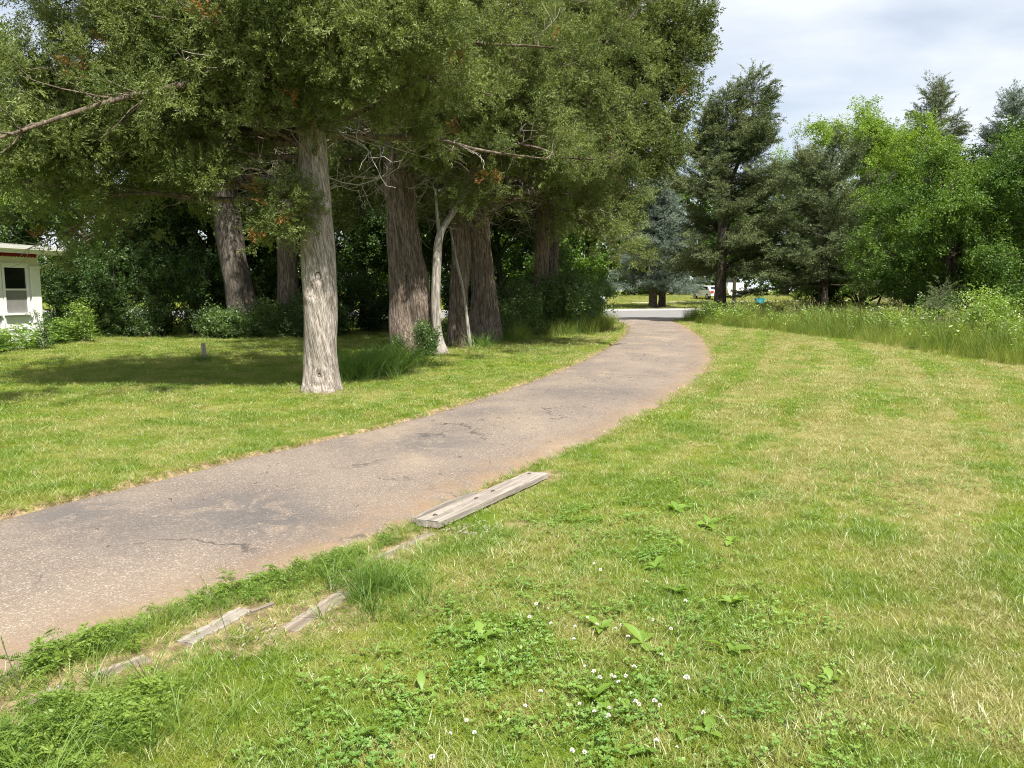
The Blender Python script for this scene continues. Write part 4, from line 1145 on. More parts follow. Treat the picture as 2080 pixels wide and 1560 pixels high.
# --- big trunks at the back of the left lawn
r_, n_ = cedar(-9.05, 26.2, 'tall leaning tree with thick furrowed grey trunk at the back of the lawn',
    [(0,0,0),(-0.12,0,1.2),(-0.38,0,3.0),(-0.52,0,4.6),(-0.6,0,6.5),(-0.6,0.1,10),(-.5,.2,14),(-.4,.2,18)],
    [0.52,0.47,0.44,0.42,0.36,0.28,0.16,0.04], 18.0, 5.4, 5.2, 81, M['bark_furrow'], limbs=36, sprays=3, size=1.4, key='pine',
    trunk_kw=dict(seg=70, rings=90, flare=0.18, flare_h=0.5, lobes=5, flute=0.02, ridge=0.022, twist=0.0))
r_['group'] = 'big trees at the back of the left lawn'; r_.name = 'tall_tree'; NF += n_
r_, n_ = cedar(-7.75, 26.8, 'tree with ragged flaking trunk half hidden by brush left of the nearest cedar',
    [(0,0,0),(0.0,0,1.2),(0.02,0,3.0),(0.05,0,4.6),(0.05,0,6.5),(0,0.1,9),(0,.2,11),(0,.2,13)],
    [0.38,0.35,0.32,0.30,0.26,0.20,0.10,0.03], 13.0, 4.4, 3.8, 92, M['bark_red'], limbs=26, sprays=3, size=1.4, key='cedarb',
    trunk_kw=dict(seg=50, rings=70, flare=0.2, lobes=5, flute=0.05, ridge=0.03, twist=0.0))
r_['group'] = 'big trees at the back of the left lawn'; r_.name = 'tall_tree'; NF += n_

# --- leafy trees behind the lawn, left
G1 = 'leafy trees behind the left lawn'
for (x, y, H, Rm, zl, key, n, lab, sd_) in [
    (-19.5, 27.5, 10.5, 3.8, 2.6, 'leaf_light', 2600, 'light green leafy tree rising behind the white house', 101),
    (-23.5, 31.0, 13.0, 4.6, 3.0, 'leaf_mid', 2400, 'tall leafy tree at the left edge behind the house roof', 102),
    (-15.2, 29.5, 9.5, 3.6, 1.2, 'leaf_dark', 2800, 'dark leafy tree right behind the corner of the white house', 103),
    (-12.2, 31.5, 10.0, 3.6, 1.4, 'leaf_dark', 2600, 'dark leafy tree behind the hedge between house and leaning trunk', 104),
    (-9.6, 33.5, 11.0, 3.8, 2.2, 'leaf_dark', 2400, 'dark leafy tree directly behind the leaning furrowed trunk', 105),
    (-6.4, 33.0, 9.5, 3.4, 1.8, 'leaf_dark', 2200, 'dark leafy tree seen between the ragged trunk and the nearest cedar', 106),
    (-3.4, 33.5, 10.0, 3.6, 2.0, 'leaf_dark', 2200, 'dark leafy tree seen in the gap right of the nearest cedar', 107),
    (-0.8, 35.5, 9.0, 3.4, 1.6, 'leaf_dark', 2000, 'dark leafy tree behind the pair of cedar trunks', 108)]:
    _, n_ = broadleaf(x, y, H, Rm, lab, sd_, key, zl, n, tr=0.17, group=G1, size=1.35); NF += n_
# understory: young trees and shrubs closing off the lawn
G2 = 'shrubs along the back of the left lawn'
und = [(-13.4,26.6,2.9,1.1,'shrub nearest the house corner behind the leafy bed'),(-12.3,27.0,3.2,1.0,'shrub with thin stems second from the house corner'),(-11.3,27.4,3.0,1.0,'shrub in the middle of the dark hedge'),
       (-10.4,27.9,2.6,0.9,'shrub just left of the leaning trunk'),(-6.6,28.4,2.4,1.0,'shrub right of the ragged trunk'),(-5.4,29.0,2.0,0.9,'shrub seen right beside the nearest cedar trunk'),
       (-16.4,28.0,3.0,1.2,'shrub behind the house corner, left of the bed'),(-14.8,27.3,3.0,1.1,'shrub filling the gap behind the house bed'),(-9.4,29.6,2.8,1.1,'shrub directly behind the leaning trunk'),(-8.2,30.2,2.6,1.1,'shrub deep between the leaning and the ragged trunk'),(-4.2,29.4,1.7,0.8,'low shrub in the gap between the first two cedars'),(-2.0,29.5,2.2,1.0,'shrub in the gap behind the thin pale stem')]
for i, (x, y, H, Rm, lab) in enumerate(und):
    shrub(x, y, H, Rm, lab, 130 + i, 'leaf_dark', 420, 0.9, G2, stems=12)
for i, (x, y, H, Rm, lab) in enumerate([(-9.9,25.6,0.9,.6,'low brush left of the foot of the leaning trunk'),(-9.0,25.3,0.8,.6,'low brush in front of the leaning trunk'),(-8.1,25.7,1.1,.7,'low brush between the leaning and the ragged trunk'),(-7.2,26.0,1.4,.7,'low brush at the foot of the ragged trunk'),(-6.3,26.6,1.1,.6,'low brush just left of the nearest cedar trunk')]):
    shrub(x, y, H, Rm, lab, 150 + i, 'bush', 420, 1.2, 'low brush round the back trunks', stems=10)

# --- bushes along the left side of the driveway
G3 = 'bushes along the left side of the driveway'
for i, (x, y, H, Rm, lab, key, n) in enumerate([
    (-0.1,26.2,1.3,.8,'dark low bush beside the broad cedar trunk','bush',420),
    (0.6,27.2,1.9,1.0,'shaded bush under the dark cedar','bush',520),
    (1.6,28.6,2.3,1.2,'large bright green bush left of the driveway','bush',900),
    (2.5,30.5,2.2,1.2,'bright green bush behind the largest one','bush',800),
    (3.1,32.8,2.0,1.1,'bush nearer the street on the left verge','bush',620),
    (3.6,35.2,1.7,1.0,'small bush near the driveway mouth','bush',520),
    (4.0,37.8,1.3,.8,'lowest bush beside the street corner','bush',420)]):
    shrub(x, y, H, Rm, lab, 170 + i, key, n, 1.35, G3, stems=14)
X, Y = [], []
for (cx, cy_, n, s) in [(2.4,28.4,50,.5),(3.2,30.8,70,.5),(3.9,33.5,70,.5),(4.3,36.5,60,.5),(1.5,27.2,30,.5),(0.2,25.5,30,.4)]:
    X.append(R.normal(cx, s * .7, n)); Y.append(R.normal(cy_, s * 1.8, n))
X = np.concatenate(X); Y = np.concatenate(Y); k_ = ~in_poly(X, Y, DRIVE_POLY); X, Y = X[k_], Y[k_]
tag(scatter('verge_grass', 'tall', np.c_[X, Y, ground_z(X, Y)], upright(len(X), .15), R.uniform(.5, 1.0, len(X))), 'long grass below the bushes left of the driveway', 'grass', kind='stuff')
shrub(-2.05, 18.7, 0.75, .34, 'small leafy bush growing at the foot of the big second cedar', 190, 'bush', 260, 0.85, None, stems=9)
shrub(-2.75, 18.3, 0.45, .28, 'tiny dark plant left of the small bush under the second cedar', 191, 'bush', 120, 0.7, None, stems=7)

# --- trees beyond the meadow, right
G4 = 'trees beyond the meadow'
_, n_ = conifer(10.5, 39.0, 10.9, 4.1, 'tall grey-green conifer with three spiky tops beside the driveway mouth', 201, 'spruce', bias=.35, zlow=2.5, droop=0.0, tr=.30, size=1.05, group=G4, leaders=[(1.2,-.2,6.0,11.9,1.0),(-.8,.2,6.5,10.0,.8)], dens=2.0, power=.85); NF += n_
_, n_ = conifer(14.7, 36.5, 7.6, 3.6, 'low grey-green conifer with a dark trunk right of the three-topped one', 202, 'spruce', zlow=1.9, droop=0.0, tr=.22, size=1.0, group=G4, dens=1.8, power=.5); NF += n_
_, n_ = broadleaf(18.6, 41.0, 10.6, 4.9, 'light green leafy tree with feathery top, tallest of the leafy ones', 203, 'leaf_light', 1.0, 6600, tr=.2, group=G4, size=1.3, limbs=30); NF += n_
_, n_ = conifer(22.3, 42.0, 12.3, 3.4, 'dark green pointed spruce behind the light green tree', 204, 'spruce', zlow=2.5, power=1.0, tr=.24, size=.85, group=G4, dens=1.9, name='spruce_tree'); NF += n_
_, n_ = conifer(26.4, 42.0, 11.9, 3.2, 'bluish pointed spruce near the right edge', 205, 'blue', zlow=2.5, power=1.0, tr=.24, size=.85, group=G4, dens=1.9); NF += n_
_, n_ = broadleaf(16.8, 30.0, 6.6, 3.3, 'dark leafy tree with yellow-green outer leaves behind the meadow', 206, 'leaf_mid', .6, 3600, tr=.14, group=G4, size=1.15, limbs=26, stems=2); NF += n_
_, n_ = broadleaf(21.5, 31.5, 7.8, 3.6, 'dark leafy tree at the right edge of the meadow', 207, 'leaf_mid', .8, 3400, tr=.16, group=G4, size=1.2, limbs=26); NF += n_
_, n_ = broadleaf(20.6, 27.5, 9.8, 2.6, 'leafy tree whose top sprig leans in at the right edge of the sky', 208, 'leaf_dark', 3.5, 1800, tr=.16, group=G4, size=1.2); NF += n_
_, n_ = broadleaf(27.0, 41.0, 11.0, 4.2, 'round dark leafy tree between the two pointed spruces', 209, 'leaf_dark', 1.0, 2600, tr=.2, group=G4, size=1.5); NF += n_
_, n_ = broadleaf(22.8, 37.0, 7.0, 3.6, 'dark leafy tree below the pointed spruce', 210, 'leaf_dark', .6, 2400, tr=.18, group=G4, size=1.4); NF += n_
_, n_ = conifer(13.6, 24.6, 1.75, 0.55, 'knee-high seedling spruce at the back of the tall grass', 211, 'spruce', zlow=.1, tr=.025, size=.42, group=None, dens=2.0, name='spruce_seedling'); NF += n_
for i, (x, y, H, Rm, lab) in enumerate([(13.2,20.9,1.5,.75,'yellow-green bush in the tall grass near the right edge'),(12.3,20.2,1.1,.5,'smaller bush left of the yellow-green one in the tall grass'),(15.2,27.5,1.6,.9,'dark bush below the leafy tree behind the meadow'),(9.7,37.4,0.8,.45,'dark bush left of the conifer trunk at the driveway mouth'),(12.9,36.2,0.7,.6,'dark bush between the two conifer trunks'),(17.6,33.6,1.7,1.1,'dark bush right of the second conifer trunk')]):
    shrub(x, y, H, Rm, lab, 230 + i, 'mleaf' if i < 2 else 'bush', 420, 1.1, 'bushes in and behind the meadow', stems=12 if H > .75 else 6)

for i, (x, y, H, Rm, lab) in enumerate([(16.4,40.6,3.8,1.8,'right of the low conifer trunk'),(20.0,38.6,3.6,1.8,'under the light green tree'),(23.5,35.0,3.6,1.9,'under the pointed dark spruce'),(26.5,36.5,4.2,2.0,'under the bluish spruce'),(30.5,38.5,5.0,2.2,'beyond the right edge trees')]):
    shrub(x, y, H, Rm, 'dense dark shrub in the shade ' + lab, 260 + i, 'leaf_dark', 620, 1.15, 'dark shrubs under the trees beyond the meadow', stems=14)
# --- across the street
G5 = 'trees across the street'
_, n_ = conifer(12.1, 66.5, 10.5, 3.9, 'blue spruce across the street at the end of the driveway', 301, 'blue', zlow=1.9, tr=.36, size=1.25, group=G5, dens=1.1, power=.6); NF += n_
_, n_ = conifer(13.2, 68.0, 9.5, 3.2, 'second blue spruce trunk just right of the first across the street', 302, 'blue', zlow=2.1, tr=.30, size=1.25, group=G5, dens=1.0, power=.6); NF += n_
_, n_ = broadleaf(20.7, 72.0, 9.0, 3.4, 'slender pale-trunked tree on the far lawn', 303, 'leaf_mid', 3.0, 1300, tr=.2, bark='bark_pale', group=G5, size=1.9); NF += n_
far = [(-46,84,14,6.5),(-34,80,13,6),(-24,86,14,6.5),(-13,82,13,6),(-4,88,14,6.5),(4,84,12,5.5),(9,92,14,5.5),(15,96,15,6),(24,100,16,6.5),(34,96,15,6.5),(44,90,16,7),(54,94,16,7),(36,70,15,6),(46,72,14,6)]
fl = ['far left edge','left of the hedge gap','behind the house','behind the leaning trunk','behind the nearest cedar','behind the driveway bushes','left of the blue spruce','right behind the blue spruce','behind the white boat','behind the low conifer','behind the light green tree','behind the far right spruce','beyond the pointed dark spruce','beyond the bluish spruce']
for i, (x, y, H, Rm) in enumerate(far):
    _, n_ = broadleaf(x, y, H, Rm, 'distant leafy tree across the street, ' + fl[i], 320 + i, 'leaf_far', 0.3, 1500, tr=.28, group='distant leafy trees across the street', size=1.25, limbs=18, sub=6); NF += n_
# a wood closing the view behind the far trees
n = 7000
X = R.uniform(-110, 120, n); Y = R.uniform(104, 114, n); Hh = 5.0 + 2.5 * np.sin(X * .21) + 1.5 * np.sin(X * .57 + 1)
Z = ground_z(X, Y) + R.uniform(0, 1, n) * Hh
tag(scatter('far_treeline', 'leaf_far', np.c_[X, Y, Z], aim(R.normal(0, 1, (n, 3)), .5), R.uniform(1.0, 1.8, n)), 'far wood closing the view behind the street trees', 'wood', kind='stuff')
# ------------------------------------------------------------------ white house at the left edge
# local frame: origin at the visible corner, +y runs back along the side wall (away from the camera), -y towards it, +x out of the wall
hx, hy = -13.52, 22.1
house = empty('house', (hx, hy, 0.0), 'white panelled house with tall windows and red scalloped eave trim', 'house', None, rz=-math.radians(13))
LW, DW, HW = 9.0, 8.0, 2.62
box('wall', -DW, 0, -LW, 0, 0.0, HW, M['white'], house)
box('frieze', -DW - .02, 0.03, -LW - .02, 0.03, HW - .34, HW + .002, M['cream'], house)
box('base_board', -DW, 0.035, -LW, 0.035, 0.0, 0.45, M['white_trim'], house)
box('corner_pilaster', -0.30, 0.055, -0.27, 0.055, 0.451, HW - .341, M['white_trim'], house, bevel=.008)
box('pilaster_cap', -0.33, 0.085, -0.30, 0.085, HW - .40, HW - .343, M['white_trim'], house, bevel=.006)
WN = 6
for i in range(WN):
    y1 = -0.42 - i * 0.98; y0 = y1 - 0.70
    wdw = bpy.data.objects.new('window', np_mesh('window', np.array([(0.012,y0,1.02),(0.012,y1,1.02),(0.012,y1,2.22),(0.012,y0,2.22)]), [(0,1,2,3)], M['glass'])); link(wdw, house)
    fr = MB()
    fr.box(0.005, .05, y0 - .07, y0, .98, 2.30); fr.box(0.005, .05, y1, y1 + .07, .98, 2.30)
    fr.box(0.005, .05, y0, y1, 2.22, 2.30)
    fr.obj('frame', M['white_trim'], wdw)
    box('sash_rail', 0.005, .042, y0, y1, 1.60, 1.65, M['white_trim'], wdw)
    box('sill', 0.0, .10, y0 - .09, y1 + .09, .93, .979, M['white_trim'], wdw)
    box('lower_screen', 0.013, .022, y0, y1, 1.0, 1.60, M['blind'], wdw)
    box('head_moulding', 0.0, .07, y0 - .09, y1 + .09, 2.301, 2.345, M['white_trim'], wdw)
    pn = MB()
    pn.box(0, .028, y0 - .05, y1 + .05, .52, .54); pn.box(0, .028, y0 - .05, y1 + .05, .86, .88)
    pn.box(0, .028, y0 - .05, y0 - .03, .54, .86); pn.box(0, .028, y1 + .03, y1 + .05, .54, .86)
    pn.obj('panel_moulding', M['white_trim'], house)
    if i: box('pilaster', 0.0, .045, y1 + .10, y1 + .19, .451, HW - .341, M['white_trim'], house, bevel=.006)
# red scalloped band under the soffit
tr = MB(); ns = 80
for i in range(ns):
    a = -0.02 - i * .11; b_ = a - .11
    tr.add([(.045,a,HW+.0),(.045,b_,HW+.0),(.045,b_,HW-.07),(.045,b_+.02,HW-.095),(.045,(a+b_)/2+.018,HW-.105),(.045,(a+b_)/2-.018,HW-.105),(.045,a-.02,HW-.095),(.045,a,HW-.07)], [(0,7,6,5,4,3,2,1)])
    tr.add([(.032,a,HW+.0),(.032,b_,HW+.0),(.032,b_,HW-.07),(.032,(a+b_)/2,HW-.105),(.032,a,HW-.07)], [(0,1,2,3,4)])
tr.obj('scalloped_trim', M['red'], house)
OV = .44
box('soffit', -DW - OV, OV, -LW - OV, OV, HW + .003, HW + .045, M['white_trim'], house)
fa = MB()
fa.box(OV, OV + .03, -LW - OV, OV + .03, HW - .02, HW + .17); fa.box(-DW - OV, OV, OV, OV + .03, HW - .02, HW + .17)
fa.obj('fascia', M['white_trim'], house)
gt = MB()
gt.add([(OV+.03,-LW-OV,HW+.06),(OV+.13,-LW-OV,HW+.09),(OV+.14,-LW-OV,HW+.175),(OV+.03,-LW-OV,HW+.175),(OV+.03,OV+.08,HW+.06),(OV+.13,OV+.08,HW+.09),(OV+.14,OV+.08,HW+.175),(OV+.03,OV+.08,HW+.175)], [(0,1,5,4),(1,2,6,5),(2,3,7,6),(4,5,6,7),(0,3,2,1)])
gt.obj('gutter', M['white_trim'], house)
# hip roof with courses of shingles
z0 = HW + .178; zt = z0 + .42
e = OV + .06
roof = mobj('roof', [(-DW-e,-LW-e,z0),(e,-LW-e,z0),(e,e,z0),(-DW-e,e,z0),(-DW/2,-LW+3.4,zt),(-DW/2,-3.4,zt)], [(0,1,4),(1,2,5,4),(2,3,5),(3,0,4,5),(0,3,2,1)], M['shingle'], house)
for c in range(7):
    f0 = c / 12.0
    yy0 = -LW - e + f0 * 3.4; yy1 = e - f0 * 3.4
    xx = e - f0 * (DW/2 + e); zz = z0 + f0 * .42
    xx2 = e - (f0 + .095) * (DW/2 + e); zz2 = z0 + (f0 + .095) * .42
    nsh = 26; w_ = (yy1 - yy0) / nsh
    sh = MB()
    for s in range(nsh):
        a = yy0 + s * w_; dz = rnd.uniform(.012, .022)
        sh.add([(xx,a+.006,zz+dz),(xx,a+w_-.006,zz+dz),(xx2,a+w_-.006,zz2+.010),(xx2,a+.006,zz2+.010),(xx,a+.006,zz-.001),(xx,a+w_-.006,zz-.001)], [(0,1,2,3),(4,5,1,0)])
    sh.obj('shingle_course', M['shingle'], roof)
# leafy bed in front of the house
pb = np.array(BED_POLY); X = R.uniform(-16.5, -12.3, 1500); Y = R.uniform(14, 25.5, 1500)
k_ = in_poly(X, Y, BED_POLY); X, Y = X[k_], Y[k_]
lx = (X - hx) * math.cos(math.radians(13)) - (Y - hy) * math.sin(math.radians(13)); k_ = (lx > .25) | (Y > hy + .4); X, Y = X[k_], Y[k_]
n1 = len(X)
tag(scatter('bed_plants', 'fern', np.c_[X, Y, ground_z(X, Y)], upright(n1, .2), R.uniform(.75, 1.45, n1)), 'lush green ferny plants in the bed beside the white house', 'plants', kind='stuff')
k_ = R.uniform(size=n1) < .5
tag(scatter('bed_grass', 'lush', np.c_[X[k_], Y[k_], ground_z(X[k_], Y[k_])], upright(k_.sum(), .2), R.uniform(1.2, 2.2, k_.sum())), 'long grass mixed among the ferny plants by the house', 'grass', kind='stuff')
shrub(-12.55, 20.6, 1.15, .22, 'thin twiggy plant in front of the house window', 240, 'bush', 60, .8, None, stems=4, name='shrub')
shrub(-13.0, 23.4, 1.1, .22, 'young leafy sapling beside the house corner', 241, 'mleaf', 90, 1.2, None, stems=4, name='sapling', cat='sapling')
shrub(-12.3, 26.0, 1.3, .5, 'yellow-green leafy shrub between the house and the dark hedge', 242, 'bush', 120, 1.2, None, stems=8)

# ------------------------------------------------------------------ short post on the lawn
px_, py_ = gp(416, 735)
pt = empty('wooden_post', (px_, py_, gz(px_, py_)), 'short weathered wooden post standing alone on the left lawn', 'post', None, rz=.35)
V = []; hs_ = [-.12, .0, .14, .28, .40, .415]; rs_ = [.052, .052, .050, .051, .049, .042]
for z, r in zip(hs_, rs_):
    for k in range(8):
        a = k * PI / 4 + PI / 8; sq = 1 / max(abs(math.cos(a)), abs(math.sin(a))); V.append((r * sq * .93 * math.cos(a) + rnd.uniform(-.002, .002) - .04 * z, r * sq * .93 * math.sin(a), z))
F = [(8*i+k, 8*i+(k+1) % 8, 8*i+8+(k+1) % 8, 8*i+8+k) for i in range(5) for k in range(8)] + [tuple(range(40, 48))]
mobj('shaft', V, F, M['post'], pt)
n1 = 26; a = R.uniform(0, 6.28, n1); rr = R.uniform(.06, .2, n1)
tag(scatter('grass_collar', 'lush', np.c_[rr * np.cos(a) - .05, rr * np.sin(a), np.zeros(n1)], upright(n1, .2), R.uniform(.4, .8, n1), pt), kind='stuff')

# ------------------------------------------------------------------ planks and timbers on the driveway edge
def board(name, cat, label, p0, p1, wd, th, z, mat, seed, tilt=0.0, roll=0.0, rag=.01, group=None):
    rg = random.Random(seed)
    (xa, ya), (xb, yb) = p0, p1
    L = math.hypot(xb - xa, yb - ya); az = math.atan2(yb - ya, xb - xa) - PI / 2
    root = empty(name, (xa, ya, z), label, cat, group, rz=az)
    n = 16; V = []
    wob = [rg.uniform(-rag, rag) for _ in range(n + 1)]; wob2 = [rg.uniform(-rag, rag) for _ in range(n + 1)]
    for i in range(n + 1):
        y = L * i / n; zz = tilt * i / n + rg.uniform(-.001, .001)
        e0 = rg.uniform(0, 1.6 * rag) if i in (0, n) else 0
        sg = 1 if i == 0 else -1
        xl, xr = -wd/2 + wob[i], wd/2 + wob2[i]
        row = [(xl, y, zz - th), (xr, y, zz - th), (xr, y + sg * e0, zz - .006), (xr - .006, y + sg * e0, zz), (xr*.35, y + sg*rg.uniform(0, rag) if i in (0, n) else y, zz + .001), (xl*.3, y + sg*rg.uniform(0, rag) if i in (0, n) else y, zz - .001), (xl + .006, y, zz), (xl, y, zz - .006)]
        V += [(x, q, s + roll * x) for x, q, s in row]
    F = [(8*i+k, 8*i+(k+1) % 8, 8*i+8+(k+1) % 8, 8*i+8+k) for i in range(n) for k in range(8)] + [tuple(range(7, -1, -1)), tuple(range(8*n, 8*n+8))]
    mobj('board', V, F, mat, root)
    return root, L
p0 = gp(868, 1066, .05); p1 = gp(1092, 966, .04)
pl, L = board('plank', 'plank', 'long weathered plank lying loose on the driveway edge, splitting along one side', p0, p1, .19, .045, gz(*p0) + .058, M['plank'], 5, -.010, 0.05, .004)
# the long splinter that lifts off the left edge
V = []
for i in range(9):
    y = .01 + 0.80 * i / 8; wd_ = .026 * (1 - .75 * (i / 8) ** 2); off = -.112 - .012 * math.sin(i / 8 * PI)
    V += [(off - wd_/2, y, -.038), (off + wd_/2, y, -.038), (off + wd_/2, y, .002 + .008*math.sin(i/8*PI)), (off - wd_/2, y, -.002 + .008*math.sin(i/8*PI))]
F = [(4*i+k, 4*i+(k+1) % 4, 4*i+4+(k+1) % 4, 4*i+4+k) for i in range(8) for k in range(4)] + [(3,2,1,0), (32,33,34,35)]
mobj('splinter', V, F, M['plank'], pl)
for (x, y, a) in [(-.02,.12,.6),(.0,.62,1.2),(.0,.86,1.0),(-.01,1.48,.9)]:
    V, F = tubes([(np.array([(x - .014*math.cos(a), y - .014*math.sin(a), .001), (x, y, .008), (x + .016*math.cos(a), y + .016*math.sin(a), .003)]), np.array([.005,.005,.004]))], 6)
    mobj('nail', V, F, M['nail'], pl)
tim = [(0, .090, 'short bleached timber half buried among weeds at the driveway edge', .020), (1, .110, 'flat rotting timber half under grass right of the bleached one', .012), (2, .080, 'splintered timber sunk in the soil just below the long plank', .012), (3, .080, 'thin timber end poking out of weeds near the left corner', .014), (4, .080, 'timber almost lost in weeds at the bottom left', .010)]
for i, wd_, lab, zz in tim:
    a, b_ = TIMBERS_PX[i]
    p0 = gp(*a); p1 = gp(*b_)
    rt, L = board('timber', 'timber', lab, p0, p1, wd_, .09, gz(*p0) + zz - .010, M['timber'] if i else M['plank'], 30 + i, .004, .03, .010, 'old timbers edging the driveway')
    if i == 0:
        sp = MB(); sp.box(-.012, .012, 0, .13, -.05, .006); o = sp.obj('splinter', M['timber'], rt); o.location = (.055, L - .02, 0); o.rotation_euler = (0, .05, -.25)
# wood chips scattered below the plank
chips = MB()
for (px, py, n, s) in [(930,1085,30,.07),(985,1080,16,.06),(690,1195,22,.07),(520,1300,20,.08),(720,1170,12,.05)]:
    c = gp(px, py)
    for i in range(n):
        x, y = rnd.gauss(c[0], s), rnd.gauss(c[1], s); L_ = rnd.uniform(.01, .04); a = rnd.gauss(1.0, .6); w_ = rnd.uniform(.0015, .004)
        dx, dy = math.cos(a) * L_, math.sin(a) * L_; z = gz(x, y) + .006 + rnd.uniform(0, .01)
        nx_, ny_ = -math.sin(a) * w_, math.cos(a) * w_
        chips.add([(x-nx_,y-ny_,z),(x+nx_,y+ny_,z),(x+dx+nx_,y+dy+ny_,z+.006),(x+dx-nx_,y+dy-ny_,z+.006),(x+dx/2,y+dy/2,z+.010)], [(0,1,4),(1,2,4),(2,3,4),(3,0,4)])
tag(chips.obj('wood_chips', M['plank']), 'splinters of rotted wood strewn on bare soil by the plank', 'wood chips', kind='stuff')
# twigs and needles fallen on the driveway
deb = []
for i in range(150):
    y = rnd.uniform(4.5, 30); j = int(np.argmin(np.abs(A[:, 1] - y))); u_ = rnd.uniform(.04, .9)
    c = A[j] * (1 - u_) + B[j] * u_; a = rnd.uniform(0, PI); L_ = rnd.uniform(.02, .10)
    z = .04 + .0
    deb.append((np.array([(c[0], c[1], z), (c[0] + L_*.5*math.cos(a), c[1] + L_*.5*math.sin(a), z + .004), (c[0] + L_*math.cos(a+.4), c[1] + L_*math.sin(a+.4), z)]), np.array([.0022, .002, .0012])))
V, F = tubes(deb, 4); tag(mobj('fallen_twigs', V, F, M['knot']), 'small dark twigs fallen on the driveway', 'twigs', kind='stuff')

# ------------------------------------------------------------------ broad-leaved weeds, clover heads and grass stalks in the near lawn
def plantain_leaf(L_, w_, seed):
    rg = random.Random(seed); V = []; n = 6
    for i in range(n + 1):
        t_ = i / n; y = L_ * t_; wd_ = w_ * (math.sin(PI * min(1, max(0, (t_ - .12) / .88)) ** .8) if t_ > .12 else .12) + .003
        z = .55 * L_ * t_ - .42 * L_ * t_ * t_
        V += [(-wd_/2, y, z + .12 * wd_), (0, y, z - .03*wd_), (wd_/2, y, z + .12 * wd_)]
    F = [f for i in range(n) for f in ((3*i,3*i+1,3*i+4,3*i+3), (3*i+1,3*i+2,3*i+5,3*i+4))]
    return np_mesh('leaf', np.array(V), F, M['plantain'], True, {'v': [rg.random()] * len(V)})
LEAVES = [plantain_leaf(.105, .050, 1), plantain_leaf(.085, .045, 2), plantain_leaf(.12, .042, 3), plantain_leaf(.07, .04, 4)]
def z7(x, y): return (700 + x / 2.364, 900 + y / 2.364)
PLT = [(650,970,1.2,5),(652,1120,1.1,3),(1230,925,1.15,7),(1430,1000,1.2,6),(1510,1040,.8,5),(1198,1270,1.2,5),(1362,1310,.8,4),(1300,838,.8,4),(1490,618,1.0,7),(1600,738,.9,6),(1590,340,1.3,6),(1740,410,1.4,6),(1620,505,.9,3),(1855,490,1.2,5),(1860,795,1.1,6),(1850,1035,1.1,4),(1745,1440,1.1,3),(1610,1445,.7,4),(372,1230,.9,3),(50,1475,1.1,4),(1430,1535,.8,5),(1568,1145,.6,3),(2330,1180,.9,5),(2250,1240,.7,4)]
ORD = 'first second third fourth fifth sixth seventh eighth ninth tenth eleventh twelfth thirteenth fourteenth fifteenth sixteenth seventeenth eighteenth nineteenth twentieth twenty-first twenty-second twenty-third twenty-fourth'.split()
rank = {j: k for k, j in enumerate(sorted(range(len(PLT)), key=lambda j: PLT[j][0]))}
for i, (x, y, s, nl) in enumerate(PLT):
    gx_, gy_ = gp(*z7(x, y))
    lab = {0: 'largest broad-leaved weed, upright yellow-green leaves below the long plank', 1: 'single tall broad leaf just in front of the largest lawn weed', 10: 'broad-leaved weed farthest back towards the bend of the driveway'}.get(i, 'broad-leaved weed rosette, %s from the left among those in the near lawn' % ORD[rank[i]])
    rt = empty('broadleaf_weed', (gx_, gy_, gz(gx_, gy_)), lab, 'weed', 'broad-leaved weeds in the near lawn')
    for k in range(nl):
        o = bpy.data.objects.new('leaf', rnd.choice(LEAVES)); link(o, rt)
        o.rotation_euler = (rnd.uniform(-.15, .45), rnd.uniform(-.25, .25), k * 2 * PI / nl + rnd.uniform(-.4, .4)); q = s * rnd.uniform(.55, 1.0) * .95; o.scale = (q, q, q); o.location = (0, 0, .012)
# clover flower heads
hv = []; hf = []; hatt = 0
rg = np.random.default_rng(8); n = 70
dirs = rg.normal(size=(n, 3)); dirs /= np.linalg.norm(dirs, axis=1)[:, None]; dirs = dirs[dirs[:, 2] > -.45]
V, F, v = rhombi(rg, dirs * .003, dirs + np.array([0, 0, .35]), np.full(len(dirs), .0105), np.full(len(dirs), .0072), .2)
HEAD = np_mesh('flower_head', V, F, M['petal'])
V, F = tubes([(np.array([(0, 0, 0), (.004, 0, .03), (.001, .002, .060)]), np.array([.0013, .0012, .001]))], 5)
STEM = np_mesh('stem', V, F, M['stem'])
CLV = [(920,795),(975,818),(887,860),(990,893),(1105,908),(1165,863),(1210,897),(1300,917),(1327,898),(1480,873),(1565,917),(1635,775),(1197,590),(1227,622),(1100,970),(1360,958),(1520,1045),(1152,1103),(1195,1130),(1225,1160),(1280,1148),(1297,1158),(1348,1152),(1313,1183),(1390,1107),(1640,1163),(940,1228),(866,1297),(1127,1289),(1197,1328),(1268,1308),(1267,1350),(1395,1280),(1410,1292),(1487,1276),(1513,1298),(1720,1335),(585,1370),(622,1428),(508,1432),(420,1548),(1090,1520),(1150,1528),(1495,1473),(1593,1505)]
for i, (x, y) in enumerate(CLV):
    gx_, gy_ = gp(*z7(x, y + 12), z=.05)
    lab = 'largest white clover flower, by itself right of the clover patch' if (x, y) == (1640, 1163) else 'small white clover flower head in the near lawn'
    rt = empty('clover_flower', (gx_, gy_, gz(gx_, gy_)), lab, 'flower', 'white clover flowers in the near lawn')
    s = (1.1 if (x, y) == (1640, 1163) else rnd.uniform(.45, .8))
    o = bpy.data.objects.new('stem', STEM); link(o, rt); o.scale = (1, 1, 1.1)
    o = bpy.data.objects.new('flower_head', HEAD); link(o, rt); o.location = (.001, .002, .064); o.scale = (s, s, s); o.rotation_euler = (rnd.uniform(-.4, .4), rnd.uniform(-.4, .4), rnd.uniform(0, 6))
